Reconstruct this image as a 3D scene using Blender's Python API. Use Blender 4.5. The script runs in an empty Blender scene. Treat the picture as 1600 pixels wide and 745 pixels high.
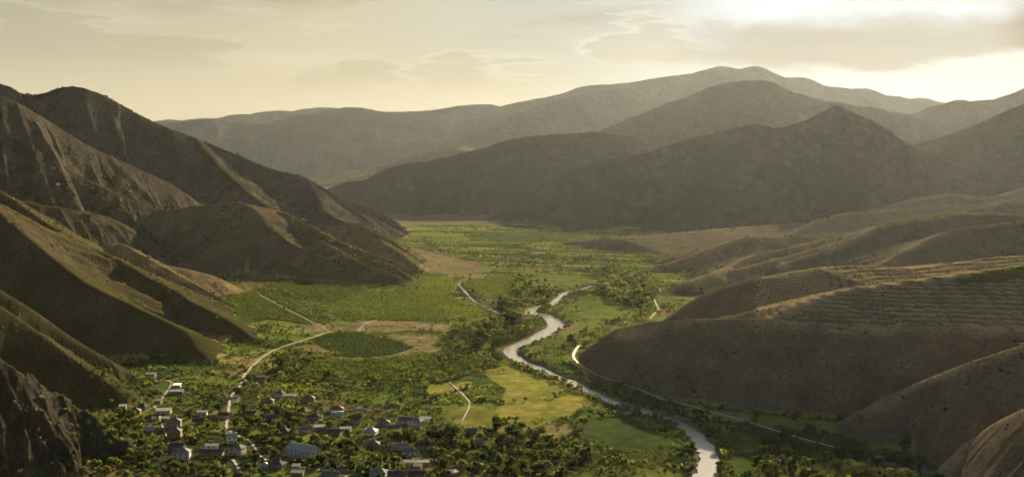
EXPOSURE = 2.05
DENOISE = True
import bpy, bmesh, math, random, time
import numpy as np
from mathutils import Vector, Matrix
T0 = time.time()
def log(s): print('[%.1fs] %s' % (time.time()-T0, s))
rng = np.random.default_rng(7)
random.seed(7)
SC = bpy.context.scene
COL = SC.collection
PI = math.pi

# ------------------------------------------------------------------ camera model
FPX, HORY, CAMH = 1715.0, 255.0, 200.0
PITCH = math.atan((372.5-HORY)/FPX)
CP, SP = math.cos(PITCH), math.sin(PITCH)
def ray(x, y):
    """direction (X, Y, Z) through a point of the photograph, scaled so that Y = 1"""
    x = np.asarray(x, float); y = np.asarray(y, float)
    a = (x-800)/FPX; b = (372.5-y)/FPX
    Y = CP + b*SP; Z = -SP + b*CP
    return a/Y, Z/Y
def at_d(x, y, d):
    u, v = ray(x, y)
    return np.array([u*d, d, CAMH+v*d])
def to_floor(pts, z=0.0):
    pts = np.asarray(pts, float)
    u, v = ray(pts[:, 0], pts[:, 1])
    d = (z-CAMH)/v
    return np.stack([u*d, d], 1)
def project(X, Y, Z):
    q = np.asarray(Z)-CAMH
    w = Y*CP - q*SP
    b = Y*SP + q*CP
    return 800+FPX*X/w, 372.5-FPX*b/w

# ------------------------------------------------------------------ noise
def _hash(ix, iy, seed):
    h = (ix.astype(np.uint32)*np.uint32(374761393) + iy.astype(np.uint32)*np.uint32(668265263) + np.uint32(seed*974711+13))
    h = (h ^ (h >> np.uint32(13)))*np.uint32(1274126177)
    h = h ^ (h >> np.uint32(16))
    return (h & np.uint32(0xffff)).astype(np.float32)/np.float32(65535.0)
def vnoise(x, y, seed=0):
    x = np.asarray(x, np.float32); y = np.asarray(y, np.float32)
    fx = np.floor(x); fy = np.floor(y)
    ix = fx.astype(np.int32); iy = fy.astype(np.int32)
    tx = x-fx; ty = y-fy
    tx = tx*tx*tx*(tx*(tx*6-15)+10); ty = ty*ty*ty*(ty*(ty*6-15)+10)
    a = _hash(ix, iy, seed); b = _hash(ix+1, iy, seed); c = _hash(ix, iy+1, seed); d = _hash(ix+1, iy+1, seed)
    return (a+(b-a)*tx)*(1-ty)+(c+(d-c)*tx)*ty           # 0..1
def fbm(x, y, octaves=4, seed=0, gain=.5):
    s = 0; a = 1; n = 0
    for o in range(octaves):
        s = s+a*(vnoise(x, y, seed+o*17)-.5); n += a
        x, y = 1.93*x*.8-1.93*y*.6+3.1, 1.93*x*.6+1.93*y*.8+7.7
        a *= gain
    return s/n*2                                          # about -1..1
def ridged(x, y, octaves=4, seed=0, gain=.5):
    s = 0; a = 1; n = 0
    for o in range(octaves):
        v = 1-np.abs(2*vnoise(x, y, seed+o*31)-1)
        s = s+a*v*v; n += a
        x, y = 1.97*x*.8-1.97*y*.6+1.3, 1.97*x*.6+1.97*y*.8+5.9
        a *= gain
    return s/n
def sstep(a, b, x):
    t = np.clip((x-a)/(b-a), 0, 1); return t*t*(3-2*t)
def inpoly(poly, x, y):
    poly = np.asarray(poly); m = np.zeros(x.shape, bool); n = len(poly)
    for i in range(n):
        x0, y0 = poly[i]; x1, y1 = poly[(i+1) % n]
        if y0 == y1: continue
        c = ((y0 > y) != (y1 > y)) & (x < (x1-x0)*(y-y0)/(y1-y0)+x0)
        m ^= c
    return m
def catmull(P, n):
    P = np.asarray(P, float); out = []
    Q = np.vstack([2*P[0]-P[1], P, 2*P[-1]-P[-2]])
    for i in range(1, len(Q)-2):
        p0, p1, p2, p3 = Q[i-1:i+3]
        for t in np.linspace(0, 1, n, endpoint=False):
            out.append(.5*((2*p1)+(-p0+p2)*t+(2*p0-5*p1+4*p2-p3)*t*t+(-p0+3*p1-3*p2+p3)*t**3))
    out.append(P[-1]); return np.array(out)
def seg_dist(P, x, y):
    """distance to polyline and arc length there"""
    best = np.full(x.shape, 1e9, np.float32); s_at = np.zeros(x.shape, np.float32); s0 = 0
    for i in range(len(P)-1):
        a = P[i][:2]; e = P[i+1][:2]-a; L2 = float(e@e)
        t = np.clip(((x-a[0])*e[0]+(y-a[1])*e[1])/L2, 0, 1)
        d = np.hypot(x-a[0]-t*e[0], y-a[1]-t*e[1])
        m = d < best; best = np.where(m, d, best); s_at = np.where(m, s0+t*math.sqrt(L2), s_at); s0 += math.sqrt(L2)
    return best, s_at

# ------------------------------------------------------------------ the ridges: crest lines seen in the photograph, each with its own distance
# group, points (x, y, distance), slope towards camera, slope away, gully strength, gully spacing, crest radius
RIDGES = []
def R(grp, pts, sf=.55, sb=.5, g=.3, lam=60, r0=10):
    RIDGES.append((grp, catmull([at_d(*p) for p in pts], 4), sf, sb, g, lam, r0))
# left side
R('left_peak', [(-320,80,2500),(-150,105,2550),(0,131,2600),(30,145,2620),(60,147,2640),(110,135,2700),(150,143,2740),(185,160,2770),(245,192,2800),(330,225,2850),(420,262,2880),(470,275,2900),(510,295,2900),(545,318,2900),(600,362,2900)], 0.75, 0.5, .32, 80, 8)
R('left_peak', [(300,213,2830),(340,255,2720),(375,290,2600),(410,318,2500),(450,335,2430),(500,352,2380),(520,364,2350)], 0.65, 0.5, .25, 50, 6)
R('left_peak', [(480,282,2900),(500,320,2750),(530,343,2650),(570,352,2600),(600,370,2500),(640,390,2420)], 0.65, 0.5, .25, 50, 6)
R('left_peak', [(545,316,3100),(565,322,3100),(600,335,3100),(640,367,3050)], .6, .5, .35, 50, 6)
R('left_shoulder', [(-300,80,2100),(-120,110,2130),(0,149,2150),(73,186,2200),(150,233,2250),(206,259,2300),(266,289,2350),(314,321,2400),(350,336,2450)], 0.72, 0.45, .15, 48, 10)
R('left_shoulder', [(60,230,2080),(120,270,2100),(180,300,2120),(230,322,2150),(270,330,2180)], 0.55, 0.4, .3, 45, 8)
R('left_shoulder', [(-100,255,1800),(0,300,1850),(60,318,1880),(120,328,1920),(170,338,1980)], 0.6, 0.4, .3, 45, 8)
R('knob_hill', [(100,335,2000),(145,338,2050),(200,341,2080),(280,325,2120),(340,318,2140),(370,315,2140),(395,325,2120),(415,350,2090),(447,375,2040),(494,398,1960),(513,405,1920),(539,420,1870),(562,435,1820),(579,448,1785)], 0.75, 0.3, .3, 50, 7)
R('knob_hill', [(380,318,2160),(430,328,2220),(460,342,2190),(490,356,2150),(517,372,2100),(547,384,2050),(577,395,2000),(616,408,1960),(652,428,1945)], 0.42, 0.5, .15, 40, 5)
R('knob_hill', [(500,374,2030),(520,386,2000),(541,396,1960),(569,403,1920),(607,412,1880),(635,429,1850),(648,440,1840)], 0.45, 0.5, .15, 40, 4)
R('knob_hill', [(535,397,1930),(556,406,1900),(588,418,1860),(616,429,1830),(637,442,1820)], 0.45, 0.5, .15, 40, 4)
R('spur_mound', [(550,385,2200),(579,374,2180),(592,374,2170),(612,388,2120),(635,405,2060),(655,420,2010)], 0.65, 0.5, .15, 40, 5)
R('spur_mound', [(511,357,2330),(528,353,2330),(545,349,2320),(560,352,2300),(580,359,2270),(607,373,2240),(630,389,2200)], 0.65, 0.5, .15, 40, 5)
R('low_mound', [(190,380,1580),(250,411,1650),(290,420,1670),(324,428,1690),(350,437,1705),(380,453,1722)], .4, .4, .15, 40, 8)
R('left_spur', [(-250,190,1560),(-120,240,1530),(0,300,1500),(100,365,1480),(171,400,1450),(241,437,1400),(296,469,1350),(333,488,1310),(370,511,1260),(400,530,1215),(422,547,1180)], 0.8, 0.42, .12, 45, 7)
R('left_spur', [(-250,200,1330),(-100,272,1290),(0,335,1250),(79,400,1230),(134,442,1200),(199,474,1180),(278,511,1150),(305,540,1120),(330,565,1085)], 0.8, 0.42, .12, 45, 7)
R('near_spur', [(-220,330,930),(-80,405,940),(0,453,950),(55,488,960),(115,530,970),(162,557,980),(194,576,990),(232,602,992)], 0.75, 0.42, .2, 40, 6)
R('near_spur', [(-60,440,890),(0,478,900),(60,520,905),(110,560,905),(150,585,900),(172,600,900)], 0.7, 0.42, .18, 30, 5)
R('rocky_spur', [(-220,430,660),(-80,515,690),(0,560,705),(46,585,720),(92,613,735),(130,640,745),(155,658,745),(182,676,745),(215,702,742)], 0.95, 0.5, .5, 26, 4)
# right side
R('terraced_hill', [(938,540,1190),(956,521,1130),(978,507,1080),(1003,502,1050),(1050,499,1020),(1100,498,1000),(1180,499,970),(1225,504,950),(1322,511,930),(1450,511,910),(1600,509,900),(1800,500,880)], 0.68, 0.22, 0.34, 42, 9)
R('terraced_hill', [(1205,497,972),(1240,480,979),(1319,455,1002),(1375,446,1006),(1487,431,1014),(1600,416,1023),(1750,402,1023)], .31, .26, .04, 60, 10)
R('terraced_hill', [(1037,500,1325),(1070,478,1322),(1105,457,1318),(1165,437,1310),(1210,431,1330),(1250,424,1375),(1300,419,1420)], .52, .5, .1, 60, 7)
R('terraced_hill', [(1270,420,1400),(1319,417,1430),(1412,417,1450),(1487,411,1510),(1600,400,1590),(1750,392,1650)], 0.18, 0.5, .06, 60, 8)
R('near_hill', [(1300,668,840),(1360,635,806),(1420,607,803),(1480,580,790),(1540,556,775),(1600,537,760),(1750,490,730),(1900,450,710)], .62, .3, 0.2, 36, 5)
R('near_hill', [(1465,742,692),(1500,707,692),(1540,672,690),(1600,640,665),(1700,600,630),(1850,540,590)], .6, .5, .10, 30, 4)
R('dark_hill', [(1222,414,1790),(1262,398,1840),(1319,380,1900),(1382,350,2000),(1450,341,2050),(1506,332,2100),(1600,334,2150),(1750,328,2200)], 0.6, 0.4, 0.22, 55, 8)
R('dark_hill', [(1340,428,1580),(1360,418,1600),(1412,392,1680),(1450,373,1750),(1502,356,1800),(1600,345,1850),(1750,335,1900)], 0.6, 0.3, 0.22, 55, 7)
R('low_ridges', [(996,426,2000),(1056,409,2050),(1105,390,2100),(1157,371,2200),(1210,369,2300),(1262,367,2400),(1320,362,2450)], 0.8, 0.26, .15, 50, 5)
R('low_ridges', [(1080,440,1700),(1110,428,1750),(1140,415,1850),(1180,397,1930),(1225,388,2000),(1280,375,2100),(1330,364,2180)], 0.8, 0.26, .2, 40, 5)
R('low_ridges', [(1150,420,1800),(1200,408,1850),(1250,395,1900),(1310,378,1960),(1370,352,2030)], 0.3, 0.3, 0.3, 40, 5)
R('low_ridges', [(1060,408,2080),(1100,393,2200),(1150,390,2280),(1190,380,2330),(1240,375,2380)], 0.18, 0.3, 0.3, 40, 5)
R('upper_ridges', [(1225,372,2600),(1262,350,2700),(1319,333,2800),(1375,329,2800),(1431,324,2820),(1469,322,2850),(1540,318,2900),(1620,305,2950),(1750,300,3000)], 0.65, 0.22, .12, 60, 6)
R('upper_ridges', [(1380,345,2480),(1430,338,2500),(1500,327,2550),(1560,318,2600),(1640,310,2650)], 0.65, 0.22, .15, 60, 6)
R('upper_ridges', [(960,372,2560),(1020,367,2620),(1100,360,2700),(1200,352,2800),(1300,345,2900)], .12, .1, .15, 60, 10)
R('upper_ridges', [(1420,312,3050),(1480,303,3100),(1550,308,3100),(1620,290,3150),(1750,280,3200)], 0.65, 0.22, .15, 60, 6)
# mountains
R('peak_mountain', [(758,347,3800),(790,326,3850),(830,300,3900),(870,275,3950),(905,262,4000),(950,248,4000),(1000,240,4000),(1050,225,4000),(1110,210,3950),(1180,194,3900),(1210,200,3900),(1250,190,3900),(1290,172,3900),(1310,165,3900),(1340,180,3900),(1375,195,3900),(1400,220,3950),(1420,240,4000),(1450,275,4050),(1480,300,4100),(1510,318,4100)], .46, .5, .5, 110, 7)
R('peak_mountain', [(1180,197,3880),(1150,240,3700),(1110,285,3500),(1080,320,3300)], .4, .4, .35, 90, 8)
R('peak_mountain', [(1310,168,3880),(1330,215,3700),(1335,260,3500),(1330,300,3300),(1320,325,3150)], .42, .42, .35, 90, 8)
R('peak_mountain', [(1000,243,3960),(960,275,3800),(930,305,3600),(910,335,3400),(890,362,3150)], .42, .42, .35, 90, 8)
R('east_mountain', [(1405,234,4500),(1440,222,4400),(1470,213,4350),(1520,195,4300),(1570,175,4250),(1600,163,4200),(1700,135,4200),(1850,120,4200)], .5, .5, .3, 120, 8)
R('east_mountain', [(1570,178,4220),(1530,220,4050),(1490,260,3900),(1460,290,3700)], .42, .42, .25, 80, 8)
R('east_mountain', [(1450,318,3400),(1490,300,3450),(1530,287,3500),(1600,278,3550),(1700,265,3600)], .35, .35, .2, 60, 6)
R('domed_mountain', [(532,299,4900),(565,283,4900),(600,265,4900),(640,255,4900),(680,250,4900),(740,235,4900),(790,220,4900),(830,213,4900),(910,207,5000),(935,206,5050),(990,215,5100)], .32, .45, .45, 130, 8)
R('domed_mountain', [(830,215,4880),(800,262,4650),(770,300,4400),(745,325,4200)], .3, .3, .35, 90, 8)
R('domed_mountain', [(680,252,4880),(665,290,4600),(655,320,4350),(650,338,4100)], .25, .25, .35, 90, 8)
R('broad_mountain', [(800,265,6200),(860,245,6200),(905,222,6250),(935,208,6300),(960,195,6400),(1000,178,6500),(1040,162,6500),(1075,150,6500),(1110,135,6500),(1150,127,6500),(1190,124,6500),(1230,138,6500),(1260,150,6500),(1300,158,6500),(1350,165,6500),(1385,172,6500),(1420,180,6500),(1450,190,6600)], .42, .45, .35, 200, 12)
R('broad_mountain', [(1360,198,7500),(1420,178,7500),(1460,165,7500),(1500,155,7500),(1530,157,7500),(1570,150,7500),(1600,138,7500),(1700,110,7500),(1850,90,7500)], .35, .4, .3, 200, 14)
R('low_far_hills', [(440,290,6600),(480,277,6500),(540,266,6500),(590,262,6400),(640,245,6400),(690,235,6400),(720,228,6400),(745,232,6400),(780,250,6400)], .15, .25, .2, 120, 10)
R('far_range', [(-100,215,11000),(100,205,11000),(200,200,11000),(275,190,11000),(340,185,11000),(400,192,11000),(470,180,11000),(520,170,11000),(560,168,11000),(600,173,11000),(640,174,11000),(680,172,11000),(740,162,11000),(780,165,11000),(830,185,11000)], .33, .4, .4, 330, 20)
R('far_range', [(-100,205,13800),(150,195,13800),(255,187,13800),(330,183,13800),(400,175,13800),(450,172,13800),(515,167,13800),(545,172,13800),(600,182,13800)], .4, .4, .3, 300, 20)
R('high_range', [(740,182,10500),(780,167,10500),(830,155,10500),(870,148,10500),(910,135,10500),(960,130,10500),(1000,125,10500),(1060,117,10500),(1120,104,10500),(1150,106,10500),(1185,103,10500),(1220,118,10500),(1260,122,10500),(1300,135,10500),(1350,138,10500),(1400,150,10500),(1450,153,10500),(1510,168,10500)], .42, .4, .35, 330, 18)
R('high_range', [(600,262,8000),(660,240,8200),(720,215,8400),(800,180,8700),(870,155,9000),(930,141,9300),(1000,138,9800)], .38, .4, .35, 250, 16)
R('high_range', [(1340,160,14000),(1400,146,14000),(1440,142,14000),(1480,146,14000),(1530,151,14000),(1620,160,14000),(1800,150,14000)], .4, .4, .3, 300, 20)
GROUPS = []
FRONT = [i for i, r in enumerate(RIDGES) if r[0] == 'terraced_hill'][0]
for r in RIDGES:
    if r[0] not in GROUPS: GROUPS.append(r[0])

# ------------------------------------------------------------------ the river and roads (photo points lying on the valley floor)
RIVER_PX = [(928,446),(905,452),(887,456),(874,466),(862,475),(843,479),(826,486),(835,490),(850,493),(862,499),(869,507),(866,512),(856,517),(842,526),(816,536),(797,545),(798,553),(811,563),(829,570),(848,578),(867,587),(883,592),(898,600),(924,612),(944,621),(957,627),(975,634),(1000,640),(1027,649),(1057,660),(1080,674),(1096,692),(1108,712),(1106,730),(1098,748),(1085,775)]
RIVER = catmull(to_floor(RIVER_PX, -.6), 5)
RIVER_W = np.interp(np.linspace(0, 1, len(RIVER)), np.linspace(0, 1, 12), [4,4.5,6,8.5,10,9,6,5,5,5.5,6,5.5])   # half widths
STREAM_PX = [(655,372),(661,379),(672,386),(700,398),(740,404),(785,407),(775,416),(764,423),(745,430),(726,437),(717,443),(722,450),(729,457),(733,463),(745,472),(770,484),(790,492),(815,492),(828,488)]
STREAM = catmull(to_floor(STREAM_PX, -.4), 4)

# ------------------------------------------------------------------ sample grid: a fan of rows, finer near
TH = np.linspace(math.radians(-37), math.radians(37), 1480)
rows = [330.0]
while rows[-1] < 17500:
    r = rows[-1]
    k = .0027 if r < 3500 else (.0034 if r < 6500 else (.008 if r < 14500 else .03))
    rows.append(r*(1+k))
RR = np.array(rows)
GX = (RR[:, None]*np.sin(TH)[None, :]).astype(np.float32)
GY = (RR[:, None]*np.cos(TH)[None, :]).astype(np.float32)
NR, NT = GX.shape
log('grid %d x %d' % (NR, NT))
gx = GX.ravel(); gy = GY.ravel()
# warp makes crests and gullies wander
wx = fbm(gx/90, gy/90, 3, 5)*7; wy = fbm(gx/90+40, gy/90, 3, 9)*7
best = np.full(gx.shape, -60, np.float32); gid = np.full(gx.shape, -1, np.int16)
H = np.zeros(gx.shape, np.float32)
floor_z = (fbm(gx/160, gy/160, 3, 77)*1.2).astype(np.float32)
acc = floor_z.copy()
topv = np.full(gx.shape, 1.5, np.float32)
crest = np.full(gx.shape, 500., np.float32)
for grp, P, sf, sb, g, lam, r0 in RIDGES:
    zmax = P[:, 2].max(); smin = min(sf, sb)
    reach = (zmax+30)/smin*1.15
    m = (gx > P[:, 0].min()-reach) & (gx < P[:, 0].max()+reach) & (gy > P[:, 1].min()-reach) & (gy < P[:, 1].max()+reach)
    idx = np.nonzero(m)[0]
    if len(idx) == 0: continue
    far = P[:, 1].mean()
    ws = min(2.2, max(.5, far/2500)) if grp != 'terraced_hill' else .3
    x = gx[idx]+wx[idx]*ws; y = gy[idx]+wy[idx]*ws
    hb = np.full(x.shape, -1e6, np.float32); db = np.full(x.shape, 1e9, np.float32); sbst = np.zeros(x.shape, np.float32)
    s0 = 0.0
    for i in range(len(P)-1):
        a = P[i]; e = P[i+1]-a; L2 = float(e[0]**2+e[1]**2); L = math.sqrt(L2)
        if L < 1e-3: continue
        ax = x-a[0]; ay = y-a[1]
        tr = (ax*e[0]+ay*e[1])/L2
        t = np.clip(tr, 0, 1).astype(np.float32)
        dx = ax-t*e[0]; dy = ay-t*e[1]
        d = np.hypot(dx, dy)
        # towards the camera or away from it
        w = sstep(-.5, .5, (-(dx*a[0]+dy*a[1])/math.hypot(a[0], a[1]))/(d+1e-3))
        sl = sb+(sf-sb)*w
        h = a[2]+t*e[2]-sl*(np.sqrt(d*d+r0*r0)-r0)
        if i == 0: h = h-max(.12, .55-smin)*L*np.maximum(-tr, 0)
        if i == len(P)-2: h = h-max(.12, .55-smin)*L*np.maximum(tr-1, 0)
        mm = d < db-1e-4
        hb = np.where(mm, h, hb); db = np.where(mm, d, db); sbst = np.where(mm, s0+t*L, sbst)
        s0 += L
    if grp == 'terraced_hill' and sf < .35:
        # the plateau breaks off at the front crest
        fc = RIDGES[FRONT][1]; fth = np.arctan2(fc[:, 0], fc[:, 1]); fr_ = np.hypot(fc[:, 0], fc[:, 1])
        th_ = np.arctan2(x, y); r_ = np.hypot(x, y)
        hb = hb-.5*np.maximum(np.interp(th_, fth, fr_)+6-r_, 0)-.5*np.maximum(fth[0]-th_, 0)*r_
    # gullies running down the fall line
    gl = fbm(sbst/lam+fbm(x/lam/1.5, y/lam/1.5, 2, 3)*.5, db/lam/3.5, 5, int(abs(P[0, 0])) % 97)
    gl2 = 1-2*ridged(sbst/lam*1.3+.3*fbm(x/lam, y/lam, 2, 4), db/lam/2.5+9, 5, int(abs(P[0, 1])) % 89)
    hb = hb-g*sf*np.minimum(db, 2.2*lam)*(.5+.55*gl+.5*gl2)
    mm = hb > topv[idx]+1.0
    cr_i = crest[idx]; cr_i[mm] = db[mm]; crest[idx] = cr_i
    gid_i = gid[idx]; gid_i[mm] = GROUPS.index(grp); gid[idx] = gid_i
    topv[idx] = np.maximum(topv[idx], hb)
    k = float(np.clip(zmax*.03, 2.5, 14))
    A = acc[idx]; hh = np.clip(.5+.5*(hb-A)/k, 0, 1)
    acc[idx] = A*(1-hh)+hb*hh+k*hh*(1-hh)*.5
H = acc
log('ridges')
name2i = {n: i for i, n in enumerate(GROUPS)}
def isg(*names):
    return np.isin(gid, [name2i[n] for n in names])
rel = np.clip(H/40, 0, 1)
dist = np.hypot(gx, gy)
# rough ground: rock on the steep left faces and the far mountains, softer elsewhere
def blur_grid(a, n=2):
    a = a.reshape(NR, NT).copy()
    for _ in range(n):
        a[1:-1] = (a[:-2]+2*a[1:-1]+a[2:])/4
        a[:, 1:-1] = (a[:, :-2]+2*a[:, 1:-1]+a[:, 2:])/4
    return a.ravel()
# group: scale of the relief in metres, height of the relief
RELIEF = {'left_peak': (38, 7.5), 'left_shoulder': (40, 4.5), 'rocky_spur': (24, 4), 'knob_hill': (36, 3.6), 'spur_mound': (40, 1), 'low_mound': (40, 1),
          'left_spur': (60, 1.2), 'near_spur': (50, 1.0), 'terraced_hill': (45, 1.1), 'near_hill': (30, 1.4), 'dark_hill': (70, 1.2), 'low_ridges': (40, 4.5), 'upper_ridges': (60, 4.0),
          'peak_mountain': (85, 18), 'domed_mountain': (95, 18), 'east_mountain': (90, 12), 'broad_mountain': (150, 26), 'low_far_hills': (150, 9), 'far_range': (330, 34), 'high_range': (300, 30)}
soft = np.zeros(gx.shape, np.float32)
for n_, (sc_, am_) in RELIEF.items():
    ii = np.nonzero(isg(n_))[0]
    if len(ii) == 0: continue
    x, y = gx[ii]/sc_, gy[ii]/sc_
    pin = .22+.78*sstep(0, sc_*1.1, crest[ii])
    soft[ii] = pin*am_*((ridged(x+.3*fbm(x, y, 2, 8), y, 4, 33)-.45)*1.1+fbm(x*.6, y*.6, 3, 21)*.5+fbm(x*5, y*5, 2, 41)*.10)
soft = blur_grid(soft, 1)
H = H+rel*soft
# crags on the rocky spur at lower left and on the high left face
rk = isg('rocky_spur').astype(np.float32)
rk = blur_grid(rk, 6)
crag = ridged(gx/13+.4*fbm(gx/20, gy/20, 2, 56), gy/13, 5, 55, .6)
H = H+rk*np.clip(H/10, 0, 1)*((crag-.4)*7+np.round(fbm(gx/9, gy/14, 3, 57)*4)/4*2.2)
# terraces cut round the right hill and under the left spurs
STEP_PHASE = []
def terrace(mask, dz, amt):
    global H
    ph = (H+fbm(gx/60, gy/60, 2, 88)*dz*.25)/dz
    fr = ph-np.floor(ph)
    STEP_PHASE.append(fr)
    H = H+mask*amt*dz*(sstep(.0, .28, fr)-fr)
tmask = blur_grid((isg('terraced_hill') & (H > 30)).astype(np.float32), 6)
tmask = tmask*sstep(30, 44, H)
hp_x, hp_y = project(gx, gy, H)
plate = tmask*(hp_x > 1180)*(hp_y < 516)
plate = blur_grid(plate.astype(np.float32), 4)
terrace(plate*(.75+.4*vnoise(gx/35, gy/35, 91)), 3.0, .85)
lt = np.zeros(gx.shape, np.float32)
lt[inpoly([(60,520),(120,535),(215,590),(215,640),(110,600),(40,560)], hp_x, hp_y) & (gid >= 0)] = 1
lt[inpoly([(195,545),(260,535),(330,560),(330,592),(250,590)], hp_x, hp_y)] = 1
lt = blur_grid(lt, 5)
terrace(lt, 2.6, .8)
# river bed, stream bed
m = np.nonzero((gid < 0) | (H < 6))[0]
def carve(P, W, depth):
    global H
    W = np.broadcast_to(W, (len(P),))
    b = (gx > P[:, 0].min()-60) & (gx < P[:, 0].max()+60) & (gy > P[:, 1].min()-60) & (gy < P[:, 1].max()+60)
    idx = np.nonzero(b)[0]
    L = np.concatenate([[0], np.cumsum(np.hypot(*np.diff(P[:, :2], axis=0).T))])
    d, s = seg_dist(P, gx[idx], gy[idx])
    w = np.interp(s, L, W)
    t = 1-sstep(w*.95, w*1.25+2.5, d)
    H[idx] = H[idx]*(1-t)+t*(-depth)
    # keep the banks low
    t2 = 1-sstep(w*1.2+3, w*1.2+40, d)
    H[idx] = np.where(H[idx] > .6, H[idx]*(1-t2)+.6*t2, H[idx])
    return idx, d, w
RIV = carve(RIVER, RIVER_W, 2.2)
STR = carve(STREAM, 3.2, 1.3)
# the cutting of the straight road along the foot of the right hill
ROADB_PX = [(905,541),(900,547),(896,556),(899,564),(906,571),(915,577),(931,587),(957,596),(975,602),(995,609),(1033,622),(1059,629),(1084,636),(1106,642),(1135,650),(1162,658),(1200,670),(1225,677),(1250,685),(1280,693),(1310,700)]
PB = catmull(to_floor(ROADB_PX), 6)
idx = np.nonzero((gx > PB[:, 0].min()-40) & (gx < PB[:, 0].max()+40) & (gy > PB[:, 1].min()-40) & (gy < PB[:, 1].max()+40))[0]
dB, _ = seg_dist(PB, gx[idx], gy[idx])
H[idx] = np.minimum(H[idx], 1.0+np.maximum(0, dB-4.5)*.85)
H[dist > 14900] = np.minimum(H[dist > 14900], 30)
H = H.astype(np.float32)
HG = H.reshape(NR, NT)
log('height')

def height(x, y):
    """height of the built ground at world points"""
    x = np.asarray(x, float); y = np.asarray(y, float)
    r = np.hypot(x, y); th = np.arctan2(x, y)
    fi = np.clip((th-TH[0])/(TH[1]-TH[0]), 0, NT-1.001)
    j = fi.astype(int); fj = fi-j
    i = np.clip(np.searchsorted(RR, r)-1, 0, NR-2)
    fr = np.clip((r-RR[i])/(RR[i+1]-RR[i]), 0, 1)
    return (HG[i, j]*(1-fj)+HG[i, j+1]*fj)*(1-fr)+(HG[i+1, j]*(1-fj)+HG[i+1, j+1]*fj)*fr
def hit(x, y, dmin=500, dmax=6000):
    """where the ray through a photo point meets the ground"""
    u, v = ray(x, y)
    d = dmin*(dmax/dmin)**np.linspace(0, 1, 4000)
    z = CAMH+v*d
    g = height(u*d, d)
    k = np.nonzero(z <= g)[0]
    k = k[0] if len(k) else len(d)-1
    return np.array([u*d[k], d[k], g[k]])
def gidx(x, y):
    r = np.hypot(x, y); th = np.arctan2(x, y)
    j = np.clip(np.rint((th-TH[0])/(TH[1]-TH[0])), 0, NT-1).astype(int)
    i = np.clip(np.searchsorted(RR, r), 0, NR-1)
    return i*NT+j
# what of the ground the camera sees (grid rows below an earlier row's sight line are hidden)
EL = (HG-CAMH)/RR[:, None]
cm = np.maximum.accumulate(EL, axis=0)
VIS = (EL >= cm-.004).ravel()
# ------------------------------------------------------------------ ground colours (what grows or lies there, some light and shade painted in)
PXX, PYY = project(gx, gy, H)
ZX, ZY = project(gx, gy, np.zeros_like(H))
def C(*c): return np.array(c, np.float32)
def mixc(a, b, t): return a*(1-t[:, None])+b*t[:, None]
n1 = fbm(gx/140, gy/140, 4, 101); n2 = fbm(gx/28, gy/28, 4, 102); n3 = fbm(gx/6.5, gy/6.5, 3, 103)
TAN, SOIL, OLIVE, ROCK, DARKROCK = C(.33,.225,.105), C(.19,.13,.08), C(.155,.135,.055), C(.17,.145,.12), C(.105,.09,.078)
colr = np.tile(TAN, (len(gx), 1))
# slope
dz_r = np.gradient(HG, axis=0)/np.gradient(RR)[:, None]
dz_t = np.gradient(HG, axis=1)/(RR[:, None]*(TH[1]-TH[0]))
SLOPE = np.hypot(dz_r, dz_t).ravel()
def setg(names, base, other, rockamt):
    m = np.nonzero(isg(*names))[0]
    t = np.clip(.5+n1[m]*.7+n2[m]*.5, 0, 1)
    c = mixc(np.tile(base, (len(m), 1)), np.tile(other, (len(m), 1)), t)
    rkm = sstep(.55, .95, SLOPE[m]+n2[m]*.25)*rockamt
    c = mixc(c, np.tile(ROCK, (len(m), 1)), rkm)
    colr[m] = c
setg(['left_peak'], C(.075,.068,.042), C(.085,.068,.045), .6)  # left slope tones lowered to stand in for cloud shade
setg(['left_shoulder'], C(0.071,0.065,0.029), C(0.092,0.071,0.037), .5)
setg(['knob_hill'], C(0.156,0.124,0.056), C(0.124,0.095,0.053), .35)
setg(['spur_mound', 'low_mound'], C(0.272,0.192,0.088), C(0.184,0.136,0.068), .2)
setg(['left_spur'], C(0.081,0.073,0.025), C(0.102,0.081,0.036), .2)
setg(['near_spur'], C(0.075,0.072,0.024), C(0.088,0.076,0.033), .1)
setg(['rocky_spur'], C(.065,.065,.024), C(.07,.058,.032), .0)
m = np.nonzero(isg('rocky_spur'))[0]; colr[m] = mixc(colr[m], np.tile(C(.055,.047,.036), (len(m), 1)), sstep(.8, 1.5, SLOPE[m]+n2[m]*.4))
setg(['terraced_hill'], C(.168,.124,.078), C(.138,.104,.068), .1)
setg(['near_hill'], C(.158,.118,.075), C(.135,.102,.068), .1)
setg(['dark_hill'], C(.15,.12,.082), C(.13,.105,.072), .1)
setg(['low_ridges', 'upper_ridges'], C(.26,.20,.115), C(.19,.15,.09), .2)
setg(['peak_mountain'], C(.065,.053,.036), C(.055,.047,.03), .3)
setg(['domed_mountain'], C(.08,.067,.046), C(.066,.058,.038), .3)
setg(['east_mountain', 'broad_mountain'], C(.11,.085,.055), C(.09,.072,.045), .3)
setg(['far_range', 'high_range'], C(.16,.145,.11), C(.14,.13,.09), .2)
setg(['low_far_hills'], C(.30,.24,.14), C(.16,.13,.08), .0)
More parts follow.
